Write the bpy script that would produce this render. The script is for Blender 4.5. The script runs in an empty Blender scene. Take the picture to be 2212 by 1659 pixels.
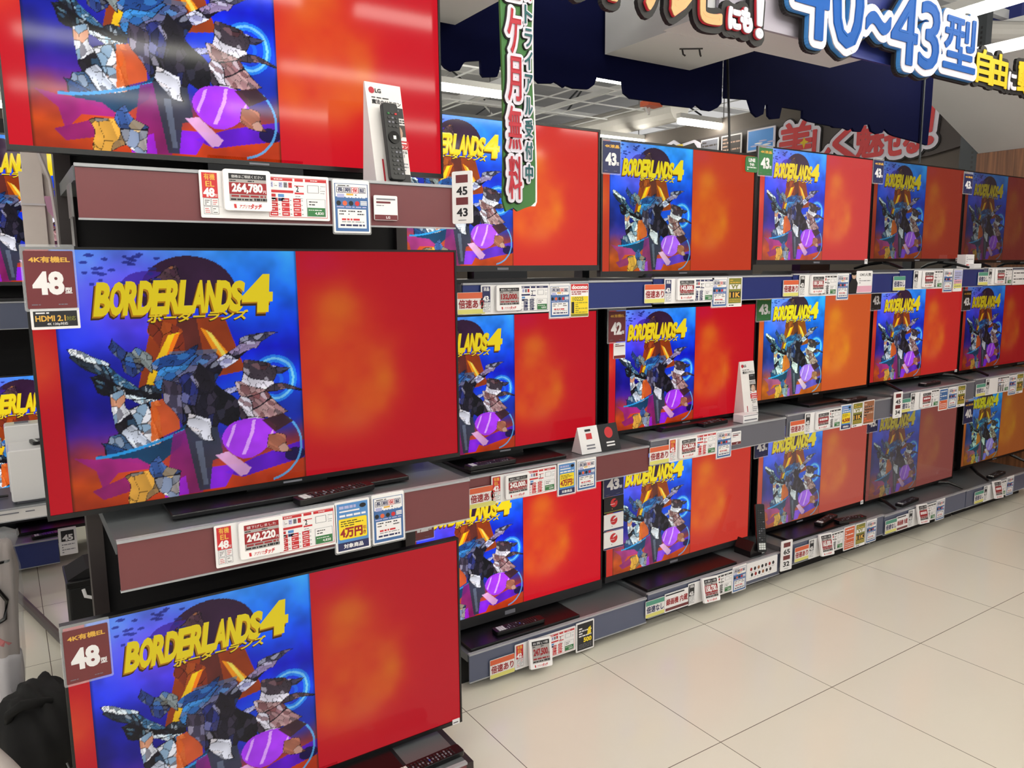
import bpy, bmesh, math, random
import numpy as np
from mathutils import Vector, Matrix
random.seed(7)
rng = np.random.default_rng(11)
SC = bpy.context.scene
COL = SC.collection

# ------------------------------------------------------------------ camera, world, exposure
FPX, YAW, PITCH, ROLL = 1669.0, 0.5831, -0.1456, -0.0088
CAM = Vector((-0.056, -1.999, 1.5653))
cyw, syw, cp, sp = math.cos(YAW), math.sin(YAW), math.cos(PITCH), math.sin(PITCH)
fwd = Vector((syw * cp, cyw * cp, sp)); rgt = Vector((cyw, -syw, 0)); upv = rgt.cross(fwd)
cr, sr = math.cos(ROLL), math.sin(ROLL)
rg2 = rgt * cr + upv * sr; up2 = upv * cr - rgt * sr
cam_d = bpy.data.cameras.new('camera'); cam = bpy.data.objects.new('camera', cam_d); COL.objects.link(cam)
M = Matrix((rg2, up2, -fwd)).transposed().to_4x4(); M.translation = CAM
cam.matrix_world = M
cam_d.sensor_width = 36.0; cam_d.lens = FPX / 2212.0 * 36.0; cam_d.clip_start = 0.02; cam_d.clip_end = 100
SC.camera = cam
W = bpy.data.worlds.new('world'); SC.world = W; W.use_nodes = True
W.node_tree.nodes['Background'].inputs[0].default_value = (1.0, 0.985, 0.97, 1)
W.node_tree.nodes['Background'].inputs[1].default_value = 0.62
SC.view_settings.view_transform = 'Standard'; SC.view_settings.look = 'None'
SC.view_settings.exposure = 0.0; SC.view_settings.gamma = 1.0; SC.view_settings.use_curve_mapping = False
SC.cycles.use_denoising = True
SC.cycles.max_bounces = 6; SC.cycles.diffuse_bounces = 3; SC.cycles.glossy_bounces = 3; SC.cycles.transparent_max_bounces = 8
SC.cycles.sample_clamp_indirect = 6.0
TUBE = 27.0      # radiance of the fluorescent tubes

# ------------------------------------------------------------------ materials
def lin(c):
    return tuple(((x / 255) / 12.92 if x / 255 <= 0.04045 else ((x / 255 + 0.055) / 1.055) ** 2.4) for x in c)
MATS = {}
def mat(name, rgb=None, rough=0.5, metal=0.0, spec=0.5, emit=0.0, alpha=1.0, noise=0.0, nscale=30.0, coat=0.0, trans=0.0):
    if name in MATS: return MATS[name]
    m = bpy.data.materials.new(name); m.use_nodes = True; nt = m.node_tree; b = nt.nodes['Principled BSDF']
    c = lin(rgb)
    b.inputs['Base Color'].default_value = (*c, 1); b.inputs['Roughness'].default_value = rough
    b.inputs['Metallic'].default_value = metal; b.inputs['Specular IOR Level'].default_value = spec
    b.inputs['Coat Weight'].default_value = coat; b.inputs['Alpha'].default_value = alpha
    b.inputs['Transmission Weight'].default_value = trans
    if emit:
        b.inputs['Emission Color'].default_value = (*c, 1); b.inputs['Emission Strength'].default_value = emit
    if noise:
        tc = nt.nodes.new('ShaderNodeTexCoord'); nz = nt.nodes.new('ShaderNodeTexNoise'); nz.inputs['Scale'].default_value = nscale
        nz.inputs['Detail'].default_value = 4
        mx = nt.nodes.new('ShaderNodeMix'); mx.data_type = 'RGBA'; mx.blend_type = 'MULTIPLY'; mx.inputs['Factor'].default_value = 1
        rp = nt.nodes.new('ShaderNodeMapRange'); rp.inputs['To Min'].default_value = 1 - noise; rp.inputs['To Max'].default_value = 1 + noise * 0.4
        nt.links.new(tc.outputs['Object'], nz.inputs['Vector']); nt.links.new(nz.outputs['Fac'], rp.inputs['Value'])
        mx.inputs['A'].default_value = (*c, 1); nt.links.new(rp.outputs['Result'], mx.inputs['B']); nt.links.new(mx.outputs['Result'], b.inputs['Base Color'])
    MATS[name] = m
    return m
mat('white', (238, 236, 238), 0.55); mat('paper', (232, 228, 228), 0.6, noise=0.03); mat('white_plastic', (244, 242, 242), 0.3)
mat('black', (10, 10, 13), 0.35); mat('black_gloss', (7, 7, 10), 0.12); mat('black_matte', (16, 15, 17), 0.7, noise=0.2)
mat('charcoal', (38, 37, 40), 0.5); mat('panel_black', (13, 11, 15), 0.75, noise=0.25, nscale=9); mat('post_brown', (48, 40, 41), 0.5)
mat('ink', (28, 28, 34), 0.6); mat('grey_print', (120, 120, 130), 0.6); mat('epaper', (168, 163, 162), 0.5)
mat('maroon', (112, 58, 62), 0.32, noise=0.06, nscale=14); mat('maroon_card', (112, 48, 52), 0.3); mat('blue_strip', (36, 50, 112), 0.32, noise=0.08, nscale=10)
mat('steel_blue', (86, 92, 116), 0.35, noise=0.06, nscale=12); mat('grey_strip', (104, 105, 116), 0.35, noise=0.06, nscale=12)
mat('red', (196, 42, 48), 0.5); mat('price_red', (150, 28, 36), 0.5); mat('navy', (36, 42, 88), 0.5); mat('gold', (226, 176, 74), 0.4)
mat('orange', (214, 98, 62), 0.5); mat('pale_yellow', (222, 216, 120), 0.5); mat('yellow', (240, 212, 40), 0.5); mat('teal_green', (84, 150, 130), 0.5)
mat('green', (52, 118, 66), 0.5); mat('olive', (128, 128, 54), 0.5); mat('light_blue', (84, 138, 200), 0.5); mat('mid_blue', (64, 104, 160), 0.5)
mat('pink', (224, 168, 190), 0.5); mat('lilac', (176, 178, 220), 0.5); mat('skin_print', (196, 160, 140), 0.6); mat('brown_print', (150, 96, 66), 0.6)
mat('clear', (225, 228, 232), 0.12, alpha=0.22); mat('clear_edge', (200, 202, 208), 0.2, alpha=0.6)
mat('shelf_grey', (102, 106, 110), 0.35, metal=0.15, noise=0.08, nscale=8); mat('steel', (140, 138, 138), 0.35, metal=0.6)
mat('dark_steel', (58, 62, 66), 0.45, metal=0.3)
mat('case_white', (246, 244, 246), 0.25); mat('key_white', (225, 228, 226), 0.4); mat('key_black', (44, 44, 46), 0.4); mat('key_blue', (60, 90, 190), 0.4)
mat('soffit', (226, 226, 230), 0.65, noise=0.03, nscale=3); mat('navy_board', (10, 14, 52), 0.9, spec=.1, noise=0.1, nscale=20)
mat('header_white', (172, 166, 180), 0.6); mat('header_blue', (40, 52, 126), 0.5)
mat('sign_black', (15, 12, 13), 0.6); mat('sign_peach', (214, 164, 112), 0.6); mat('sign_red', (200, 42, 58), 0.6); mat('sign_blue', (8, 84, 168), 0.6, spec=.2); mat('sign_blue_edge', (70, 140, 214), 0.5)
mat('sign_white', (218, 213, 226), 0.6); mat('sign_yellow', (218, 186, 14), 0.6); mat('sign_green', (56, 110, 52), 0.6); mat('sign_teal', (28, 92, 96), 0.6); mat('sign_crimson', (176, 36, 52), 0.6)
mat('ceiling_deck', (176, 176, 176), 0.9, noise=0.25, nscale=2); mat('beam_white', (222, 222, 222), 0.6); mat('pipe', (196, 192, 186), 0.5, noise=0.05)
mat('lamp_body', (232, 230, 226), 0.4); mat('tube', (255, 252, 240), 0.4, emit=TUBE)
mat('wall_taupe', (96, 88, 82), 0.8, noise=0.06, nscale=3); mat('rubber_cable', (180, 170, 172), 0.5); mat('card_wrap', (206, 194, 190), 0.75, noise=0.06)
mat('pink_film', (190, 140, 170), 0.3); mat('wrap_brown', (158, 140, 136), 0.55, noise=0.15, nscale=12); mat('wrap_film', (206, 200, 206), 0.25, noise=0.1)
mat('bag_cloth', (14, 13, 15), 0.85, noise=0.2, nscale=40); mat('bar_grey', (96, 90, 88), 0.5)
mat('sky_print', (60, 140, 220), 0.5); mat('photo_dark', (70, 62, 60), 0.6)

def special_floor():
    m = bpy.data.materials.new('floor_tile'); m.use_nodes = True; nt = m.node_tree; N = nt.nodes; L = nt.links; b = N['Principled BSDF']
    g = N.new('ShaderNodeNewGeometry'); sx = N.new('ShaderNodeSeparateXYZ'); L.new(g.outputs['Position'], sx.inputs[0])
    def grid(out, off, pitch):
        a = N.new('ShaderNodeMath'); a.operation = 'SUBTRACT'; L.new(out, a.inputs[0]); a.inputs[1].default_value = off - 20 * pitch
        d = N.new('ShaderNodeMath'); d.operation = 'DIVIDE'; L.new(a.outputs[0], d.inputs[0]); d.inputs[1].default_value = pitch
        f = N.new('ShaderNodeMath'); f.operation = 'FRACT'; L.new(d.outputs[0], f.inputs[0])
        p = N.new('ShaderNodeMath'); p.operation = 'PINGPONG'; L.new(f.outputs[0], p.inputs[0]); p.inputs[1].default_value = 0.5
        l = N.new('ShaderNodeMath'); l.operation = 'LESS_THAN'; L.new(p.outputs[0], l.inputs[0]); l.inputs[1].default_value = 0.0022
        fl = N.new('ShaderNodeMath'); fl.operation = 'FLOOR'; L.new(d.outputs[0], fl.inputs[0])
        return l.outputs[0], fl.outputs[0]
    lx, ix = grid(sx.outputs[0], 1.828, 0.612); ly, iy = grid(sx.outputs[1], -0.39, 0.637)
    mxx = N.new('ShaderNodeMath'); mxx.operation = 'MAXIMUM'; L.new(lx, mxx.inputs[0]); L.new(ly, mxx.inputs[1])
    cb = N.new('ShaderNodeCombineXYZ'); L.new(ix, cb.inputs[0]); L.new(iy, cb.inputs[1])
    wn = N.new('ShaderNodeTexWhiteNoise'); L.new(cb.outputs[0], wn.inputs[0])
    nz = N.new('ShaderNodeTexNoise'); nz.inputs['Scale'].default_value = 3; nz.inputs['Detail'].default_value = 6; L.new(g.outputs['Position'], nz.inputs['Vector'])
    ad = N.new('ShaderNodeMath'); ad.operation = 'MULTIPLY_ADD'; L.new(nz.outputs['Fac'], ad.inputs[0]); ad.inputs[1].default_value = 0.55; L.new(wn.outputs['Value'], ad.inputs[2])
    mr = N.new('ShaderNodeMapRange'); mr.inputs['From Max'].default_value = 1.5; L.new(ad.outputs[0], mr.inputs['Value'])
    c1 = N.new('ShaderNodeMix'); c1.data_type = 'RGBA'; c1.inputs['A'].default_value = (*lin((235, 229, 214)), 1); c1.inputs['B'].default_value = (*lin((241, 236, 222)), 1); L.new(mr.outputs[0], c1.inputs['Factor'])
    c2 = N.new('ShaderNodeMix'); c2.data_type = 'RGBA'; L.new(mxx.outputs[0], c2.inputs['Factor']); L.new(c1.outputs['Result'], c2.inputs['A']); c2.inputs['B'].default_value = (*lin((108, 96, 84)), 1)
    L.new(c2.outputs['Result'], b.inputs['Base Color'])
    r = N.new('ShaderNodeMapRange'); r.inputs['To Min'].default_value = 0.10; r.inputs['To Max'].default_value = 0.22; L.new(nz.outputs['Fac'], r.inputs['Value']); L.new(r.outputs[0], b.inputs['Roughness'])
    b.inputs['Specular IOR Level'].default_value = 0.42
    MATS['floor_tile'] = m
special_floor()
def special_wood():
    m = bpy.data.materials.new('wood'); m.use_nodes = True; nt = m.node_tree; N = nt.nodes; L = nt.links; b = N['Principled BSDF']
    g = N.new('ShaderNodeNewGeometry'); mp = N.new('ShaderNodeMapping'); mp.inputs['Scale'].default_value = (1, 26, 0.9); L.new(g.outputs['Position'], mp.inputs[0])
    nz = N.new('ShaderNodeTexNoise'); nz.inputs['Scale'].default_value = 2.2; nz.inputs['Detail'].default_value = 6; L.new(mp.outputs[0], nz.inputs['Vector'])
    cr_ = N.new('ShaderNodeValToRGB'); cr_.color_ramp.elements[0].position = 0.3; cr_.color_ramp.elements[0].color = (*lin((92, 56, 36)), 1)
    cr_.color_ramp.elements[1].position = 0.7; cr_.color_ramp.elements[1].color = (*lin((150, 98, 64)), 1); L.new(nz.outputs['Fac'], cr_.inputs[0]); L.new(cr_.outputs[0], b.inputs['Base Color'])
    b.inputs['Roughness'].default_value = 0.45
    MATS['wood'] = m
special_wood()
def special_screen():
    m = bpy.data.materials.new('screen_picture'); m.use_nodes = True; nt = m.node_tree; N = nt.nodes; L = nt.links; b = N['Principled BSDF']
    b.inputs['Base Color'].default_value = (0.004, 0.004, 0.005, 1); b.inputs['Roughness'].default_value = 0.07; b.inputs['Specular IOR Level'].default_value = 0.12
    a = N.new('ShaderNodeAttribute'); a.attribute_name = 'Col'
    def op(n):
        x = N.new('ShaderNodeAttribute'); x.attribute_type = 'OBJECT'; x.attribute_name = n; return x.outputs['Fac']
    hs = N.new('ShaderNodeHueSaturation'); L.new(a.outputs['Color'], hs.inputs['Color']); L.new(op('hue'), hs.inputs['Hue']); L.new(op('sat'), hs.inputs['Saturation'])
    sp_ = N.new('ShaderNodeSeparateColor'); L.new(hs.outputs[0], sp_.inputs[0]); a1 = N.new('ShaderNodeMath'); L.new(sp_.outputs[0], a1.inputs[0]); L.new(sp_.outputs[2], a1.inputs[1])
    a2 = N.new('ShaderNodeMath'); a2.operation = 'MULTIPLY_ADD'; L.new(a1.outputs[0], a2.inputs[0]); L.new(op('warm'), a2.inputs[1]); L.new(sp_.outputs[1], a2.inputs[2])
    cc = N.new('ShaderNodeCombineColor'); L.new(sp_.outputs[0], cc.inputs[0]); L.new(a2.outputs[0], cc.inputs[1]); L.new(sp_.outputs[2], cc.inputs[2])
    mx = N.new('ShaderNodeMix'); mx.data_type = 'RGBA'; L.new(op('haze'), mx.inputs['Factor']); L.new(cc.outputs[0], mx.inputs['A']); mx.inputs['B'].default_value = (*lin((150, 140, 138)), 1)
    L.new(mx.outputs['Result'], b.inputs['Emission Color']); L.new(op('gain'), b.inputs['Emission Strength'])
    m.cycles.emission_sampling = 'NONE'
    MATS['screen_picture'] = m
special_screen()

# ------------------------------------------------------------------ mesh helpers
TXT = {}
def text_mesh(s, bold):
    key = (s, round(bold, 4))
    if key in TXT: return TXT[key]
    c = bpy.data.curves.new('t', 'FONT'); c.body = s; c.size = 1.0; c.resolution_u = 3; c.bevel_depth = bold; c.bevel_resolution = 0; c.fill_mode = 'FRONT' if bold == 0 else 'BOTH'
    o = bpy.data.objects.new('t', c); COL.objects.link(o)
    dg = bpy.context.evaluated_depsgraph_get(); dg.update()
    me = o.evaluated_get(dg).to_mesh()
    v = np.array([tuple(x.co) for x in me.vertices]) if len(me.vertices) else np.zeros((0, 3))
    f = [tuple(p.vertices) for p in me.polygons]
    o.evaluated_get(dg).to_mesh_clear()
    bpy.data.objects.remove(o); bpy.data.curves.remove(c)
    TXT[key] = (v, f)
    return TXT[key]

class MB:
    def __init__(s): s.v = []; s.f = []; s.m = []; s.names = []
    def mi(s, n):
        if n not in s.names: s.names.append(n)
        return s.names.index(n)
    def add(s, vs, fs, m):
        k = len(s.v); s.v += [tuple(map(float, p)) for p in vs]; i = s.mi(m)
        for q in fs: s.f.append(tuple(k + j for j in q)); s.m.append(i)
        return s
    def box(s, x0, y0, z0, x1, y1, z1, m):
        return s.add([(x0, y0, z0), (x1, y0, z0), (x1, y1, z0), (x0, y1, z0), (x0, y0, z1), (x1, y0, z1), (x1, y1, z1), (x0, y1, z1)],
                     [(3, 2, 1, 0), (4, 5, 6, 7), (0, 1, 5, 4), (1, 2, 6, 5), (2, 3, 7, 6), (3, 0, 4, 7)], m)
    def rect(s, x0, z0, x1, z1, m, y=0.0):      # front face looking to -y
        return s.add([(x0, y, z0), (x1, y, z0), (x1, y, z1), (x0, y, z1)], [(0, 1, 2, 3)], m)
    def poly(s, pts, m, y=0.0):
        return s.add([(a, y, b) for a, b in pts], [tuple(range(len(pts)))], m)
    def disc(s, cx, cz, r, m, y=0.0, n=20, rz=None):
        return s.poly([(cx + r * math.cos(2 * math.pi * k / n), cz + (rz or r) * math.sin(2 * math.pi * k / n)) for k in range(n)], m, y)
    def prism(s, pts, y0, y1, m):               # pts: counter-clockwise outline in x,z seen from -y
        n = len(pts)
        vs = [(a, y0, b) for a, b in pts] + [(a, y1, b) for a, b in pts]
        fs = [tuple(range(n)), tuple(range(2 * n - 1, n - 1, -1))] + [(i, n + i, n + (i + 1) % n, (i + 1) % n) for i in range(n)]
        return s.add(vs, fs, m)
    def rbox(s, x0, y0, z0, x1, y1, z1, r, m, n=4):  # box with rounded corners in the x,z plane
        pts = []
        for cx, cz, a0 in ((x1 - r, z0 + r, -90), (x1 - r, z1 - r, 0), (x0 + r, z1 - r, 90), (x0 + r, z0 + r, 180)):
            for k in range(n + 1):
                a = math.radians(a0 + 90 * k / n); pts.append((cx + r * math.cos(a), cz + r * math.sin(a)))
        return s.prism(pts, y0, y1, m)
    def tube(s, pts, r, m, n=8):
        pts = [Vector(p) for p in pts]; rings = []
        rr = r if isinstance(r, (list, tuple)) else [r] * len(pts)
        for i, p in enumerate(pts):
            d = (pts[min(i + 1, len(pts) - 1)] - pts[max(i - 1, 0)]).normalized()
            a = d.cross(Vector((0, 0, 1)) if abs(d.z) < 0.9 else Vector((1, 0, 0))).normalized(); b = d.cross(a)
            rings.append([p + (a * math.cos(2 * math.pi * k / n) + b * math.sin(2 * math.pi * k / n)) * rr[i] for k in range(n)])
        vs = [q for R in rings for q in R]; fs = []
        for i in range(len(pts) - 1):
            for k in range(n): fs.append((i * n + k, i * n + (k + 1) % n, (i + 1) * n + (k + 1) % n, (i + 1) * n + k))
        fs += [tuple(range(n - 1, -1, -1)), tuple((len(pts) - 1) * n + k for k in range(n))]
        return s.add(vs, fs, m)
    def text(s, t, x0, z0, x1, z1, m, y=0.0, bold=0.0, thick=0.0004, slant=0.0):
        b, _ = text_mesh(t, 0.0)
        if not len(b): return s
        lo, hi = b.min(0), b.max(0)
        v, f = text_mesh(t, bold)
        sx_, sz_ = (x1 - x0) / max(hi[0] - lo[0], 1e-6), (z1 - z0) / max(hi[1] - lo[1], 1e-6)
        X = x0 + (v[:, 0] - lo[0]) * sx_; Z = z0 + (v[:, 1] - lo[1]) * sz_
        X = X + slant * (Z - z0)
        D = v[:, 2] / bold * thick * 0.5 if bold > 0 else v[:, 2] * 0
        return s.add(np.stack([X, y - D, Z], 1), f, m)
    def halo(s, t, x0, z0, x1, z1, r, m, y0, y1):   # the outline of a text grown by r, y0 front to y1 back
        b, f = text_mesh(t, 0.0)
        if not len(b): return s
        lo, hi = b.min(0), b.max(0); cnt = {}; kk = len(s.f)
        X = x0 + (b[:, 0] - lo[0]) * (x1 - x0) / max(hi[0] - lo[0], 1e-6); Z = z0 + (b[:, 1] - lo[1]) * (z1 - z0) / max(hi[1] - lo[1], 1e-6)
        for q in f:
            s.add([(X[j], y0, Z[j]) for j in q], [tuple(range(len(q)))], m)
            for i in range(len(q)):
                e = (min(q[i], q[i - 1]), max(q[i], q[i - 1])); cnt[e] = cnt.get(e, 0) + 1
        for (i, j), c in cnt.items():
            if c != 1: continue
            ax, az, bx, bz = X[i], Z[i], X[j], Z[j]; a0 = math.atan2(bz - az, bx - ax); pts = []
            for k in range(6): a = a0 + math.pi / 2 + math.pi * k / 5; pts.append((ax + r * math.cos(a), az + r * math.sin(a)))
            for k in range(6): a = a0 - math.pi / 2 + math.pi * k / 5; pts.append((bx + r * math.cos(a), bz + r * math.sin(a)))
            kk += 1; s.prism(pts, y0 - 1.6e-5 * (1 + kk % 83), y1, m)
        return s
    def build(s, name, parent=None, loc=(0, 0, 0), rot=(0, 0, 0), bevel=0.0, smooth=False):
        me = bpy.data.meshes.new(name); me.from_pydata(s.v, [], s.f)
        for n in s.names: me.materials.append(MATS[n])
        me.polygons.foreach_set('material_index', s.m)
        if smooth: me.polygons.foreach_set('use_smooth', [True] * len(me.polygons))
        me.update()
        o = bpy.data.objects.new(name, me); COL.objects.link(o); o.location = loc; o.rotation_euler = rot
        if parent: o.parent = parent
        if bevel:
            w = o.modifiers.new('bevel', 'BEVEL'); w.width = bevel; w.segments = 2; w.limit_method = 'ANGLE'
        return o
def tag(o, label, cat, group=None):
    o['label'] = label; o['category'] = cat
    if group: o['group'] = group
    return o
def thing(name, label, cat, loc=(0, 0, 0), rot=(0, 0, 0), group=None):
    o = bpy.data.objects.new(name, None); COL.objects.link(o); o.location = loc; o.rotation_euler = rot; o.empty_display_size = 0.1
    return tag(o, label, cat, group)
def struct(name, mb, **k):
    o = mb.build(name, **k); o['kind'] = 'structure'; return o
def dup(root, loc, label, group=None, rot=None):
    r = root.copy(); COL.objects.link(r); r.location = loc; r['label'] = label
    if rot is not None: r.rotation_euler = rot
    if group: r['group'] = group
    for ch in list(root.children):
        c = ch.copy(); COL.objects.link(c); c.parent = r
        for g in ch.children:
            d = g.copy(); COL.objects.link(d); d.parent = c
    return r

# ------------------------------------------------------------------ the setting
struct('floor', MB().box(-7, -7, -0.1, 9, 10, 0, 'floor_tile'))
struct('ceiling', MB().box(-7, -7, 4.2, 9, 10, 4.35, 'ceiling_deck'))
struct('wall_back', MB().box(-7, 9.9, 0, 9, 10.05, 4.2, 'wall_taupe'))
struct('wall_right', MB().box(6.03, -4.0, 0, 6.18, 1.0, 2.385, 'wood'))
struct('wall_far_right', MB().box(6.32, 1.14, 0, 6.45, 9.9, 3.1, 'wall_taupe'))

# ------------------------------------------------------------------ the picture on the televisions (an abstract stand-in with the title)
def make_picture():
    C0, C1 = 0.042, 0.56
    S = np.concatenate([np.linspace(0, C0, 6)[:-1], np.linspace(C0, C1, 281), np.linspace(C1, 1, 71)[1:]])
    NT = 281; Tt = np.linspace(0, 1, NT)
    # a doubled column gives the picture its hard left and right edges
    S = np.sort(np.concatenate([S, [C0 - 1e-4, C1 + 1e-4]]))
    s, t = np.meshgrid(S, Tt); s = s.ravel(); t = t.ravel()
    def vn(x, y, f, seed):
        r = np.random.default_rng(seed); g = r.random((64, 64)); x = x * f; y = y * f
        i = np.floor(x).astype(int); j = np.floor(y).astype(int); u = x - i; v = y - j; u = u * u * (3 - 2 * u); v = v * v * (3 - 2 * v)
        G = lambda a, b: g[a % 64, b % 64]
        return (G(i, j) * (1 - u) + G(i + 1, j) * u) * (1 - v) + (G(i, j + 1) * (1 - u) + G(i + 1, j + 1) * u) * v
    def fbm(x, y, f, seed): return (vn(x, y, f, seed) + 0.5 * vn(x, y, f * 2.1, seed + 1) + 0.25 * vn(x, y, f * 4.3, seed + 2)) / 1.75
    col = np.zeros((len(s), 3))
    # right and left colour field
    base = np.array([190, 16, 32.0])
    field = np.tile(base, (len(s), 1))
    ax = s * 1.78
    wob = 0.30 + 1.25 * fbm(ax + 3, t, 6, 3)
    for cx, cy, rx, ry, c, k in ((.665, .27, .05, .09, (214, 150, 30), .75), (.63, .36, .05, .07, (222, 120, 30), .7), (.775, .58, .035, .10, (222, 160, 22), .85), (.75, .46, .05, .07, (216, 110, 28), .6),
                                 (.69, .74, .06, .08, (205, 84, 60), .75), (.60, .72, .05, .10, (222, 96, 30), .6), (.74, .68, .05, .08, (218, 104, 32), .5), (.68, .52, .13, .26, (214, 76, 26), .75), (.70, .62, .09, .14, (220, 104, 28), .6), (.66, .30, .08, .14, (214, 84, 28), .6), (.57, .45, .04, .2, (212, 70, 30), .45), (.0, .42, .05, .12, (225, 90, 40), .8), (.62, .05, .06, .06, (190, 20, 70), .5)):
        g = np.exp(-(((s - cx) / rx) ** 2 + ((t - cy) / ry) ** 2) * 0.9) * k * wob
        g = np.clip(g, 0, 1)[:, None]; field = field * (1 - g) + np.array(c, float) * g
    col[:] = field
    inside = (s > C0 - 5e-5) & (s < C1 + 5e-5)
    cx = np.clip((s - C0) / (C1 - C0), 0, 1)[inside]; cy = t[inside]
    A = 0.92
    def ramp(v, stops):
        xs = [a for a, _ in stops]; cs = np.array([b for _, b in stops], float)
        return np.stack([np.interp(v, xs, cs[:, k]) for k in range(3)], 1)
    n1 = fbm(cx * A, cy, 4, 20); n2 = fbm(cx * A + 5, cy, 9, 30)
    left = ramp(cy + (n1 - .5) * .16, [(0, (92, 140, 246)), (.12, (80, 96, 236)), (.3, (40, 60, 226)), (.42, (14, 26, 150)), (.6, (20, 12, 128)), (.7, (70, 30, 150)), (.78, (150, 46, 60)), (.9, (206, 74, 20)), (1, (150, 44, 20))])
    right = ramp(cy + (n1 - .5) * .16, [(0, (52, 146, 240)), (.2, (16, 92, 236)), (.4, (8, 20, 206)), (.55, (18, 70, 226)), (.72, (20, 40, 160)), (.82, (110, 40, 60)), (.92, (190, 62, 18)), (1, (176, 52, 18))])
    w = np.clip((cx - .3) / .4, 0, 1)[:, None]; B = left * (1 - w) + right * w
    pv = np.exp(-(((cx - .3) / .17) ** 2 + ((cy - .22) / .16) ** 2))[:, None]; B = B * (1 - pv * .75) + np.array((110, 66, 224.0)) * pv * .75
    pv = np.exp(-(((cx - .33) / .08) ** 2 + ((cy - .4) / .1) ** 2))[:, None]; B = B * (1 - pv * .6) + np.array((66, 40, 200.0)) * pv * .6
    B = B * (0.78 + 0.5 * n2)[:, None]
    # shards: stretched cells with a drawn ink edge
    R = np.random.default_rng(5)
    HT = R.random((97, 89, 3))
    def cells(ang, stretch, n, seed):
        wx = cx * A + .022 * (vn(cx, cy, 13, seed) - .5) * 2; wy = cy + .022 * (vn(cx, cy, 13, seed + 50) - .5) * 2
        ca, sa = math.cos(ang), math.sin(ang); u = (wx * ca + wy * sa) * n / stretch + 7 * seed; v = (-wx * sa + wy * ca) * n + 3 * seed
        i, j = np.floor(u).astype(int), np.floor(v).astype(int); d1 = np.full(len(u), 9.0); d2 = d1.copy(); hid = np.zeros(len(u)); sx = np.zeros(len(u)); sy = np.zeros(len(u))
        for di in (-1, 0, 1):
            for dj in (-1, 0, 1):
                h = HT[(i + di) % 97, (j + dj) % 89]; px, py = i + di + h[:, 0], j + dj + h[:, 1]; d = np.hypot(px - u, py - v); c = d < d1
                d2 = np.where(c, d1, np.minimum(d2, d)); d1 = np.where(c, d, d1); hid = np.where(c, h[:, 2], hid)
                pu, pv_ = (px - 7 * seed) * stretch / n, (py - 3 * seed) / n; sx = np.where(c, (pu * ca - pv_ * sa) / A, sx); sy = np.where(c, pu * sa + pv_ * ca, sy)
        return hid, (d2 - d1) / n, sx, sy, v - np.floor(v)
    def inpoly(X, Y, pts):
        r = np.zeros(len(X), bool); n = len(pts)
        for i in range(n):
            x0, y0 = pts[i]; x1, y1 = pts[(i + 1) % n]
            c = (y0 > Y) != (y1 > Y); r ^= c & (X < (x1 - x0) * (Y - y0) / (y1 - y0 + 1e-12) + x0)
        return r
    def ell(X, Y, a, b, rx, ry): return ((X - a) / rx) ** 2 + ((Y - b) / ry) ** 2 < 1
    img = B.copy(); SEED = [1]
    def shards(mask_fn, pal, ink=.004, ang=.6, stretch=2.2, n=20, detail=True):
        SEED[0] += 1
        hid, ed, px, py, fr = cells(ang, stretch, n, SEED[0]); mk = mask_fn(px, py)
        pl = np.array(pal, float); c = pl[(hid * len(pl)).astype(int)] * (0.62 + .55 * n2 + .22 * fr)[:, None]
        if detail:
            h2, e2, _, _, f2 = cells(ang + .5, 1.6, n * 2.3, SEED[0] + 20); c2 = pl[(h2 * len(pl)).astype(int)]; k = (h2 * 7 % 1 > .55)[:, None] * .55; c = c * (1 - k) + c2 * k
            c[(e2 < .0016) & (h2 > .35)] *= .45
        c[ed < ink * .5] = (18, 14, 26)
        img[mk] = c[mk]
    def solid(mask, c, k=1.0):
        img[mask] = img[mask] * (1 - k) + np.array(c, float) * (0.8 + 0.4 * n2[mask])[:, None] * k
    solid(ell(cx, cy + .01 * (n1 - .5), .52, .17, .2, .15) & (cy < .22), (52, 22, 44), .95)
    solid(ell(cx + .03 * (n2 - .5), cy, .36, .13, .1, .05), (62, 32, 150), .8)
    shards(lambda x, y: ell(x, y, .48, .115, .06, .07), [(150, 120, 130), (90, 60, 70), (200, 120, 60), (60, 30, 50)])
    for k in range(26):
        a, b = R.random() * .3 + .12, R.random() * .12 + .015; solid(ell(cx + .02 * n2, cy, a, b, .008 + R.random() * .012, .006), (34, 40, 130), .8)
    solid(inpoly(cx, cy, [(.36, .27), (.66, .27), (.74, .5), (.28, .56)]), (150, 58, 20)); solid(inpoly(cx, cy, [(.46, .27), (.54, .27), (.56, .42), (.44, .42)]), (84, 36, 34), .9)
    shards(lambda x, y: inpoly(x, y, [(.36, .3), (.64, .3), (.7, .5), (.3, .54)]) & (np.sin(x * 91) > .2), [(170, 70, 20), (120, 44, 24), (200, 96, 26)], .0, 1.4, 3, 12)
    solid(inpoly(cx, cy, [(.42, .335), (.47, .325), (.385, .5), (.31, .56), (.33, .49)]), (246, 196, 24)); solid(inpoly(cx, cy, [(.445, .335), (.47, .325), (.385, .5), (.36, .52)]), (244, 120, 16))
    solid(inpoly(cx, cy, [(.555, .31), (.60, .335), (.69, .45), (.655, .46), (.6, .40)]), (248, 150, 22)); solid(inpoly(cx, cy, [(.575, .32), (.60, .335), (.66, .43), (.64, .43)]), (250, 226, 90))
    ring = np.abs(np.hypot((cx - .87) * A, cy - .545) - .085 + .012 * (n2 - .5)); solid(ring < .016, (40, 140, 250), .9); solid(ring < .005, (130, 210, 255), .9)
    solid(np.abs(np.hypot((cx - .86) * A, (cy - .55) * 1.2) - .04) < .008, (30, 110, 240), .8)
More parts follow.
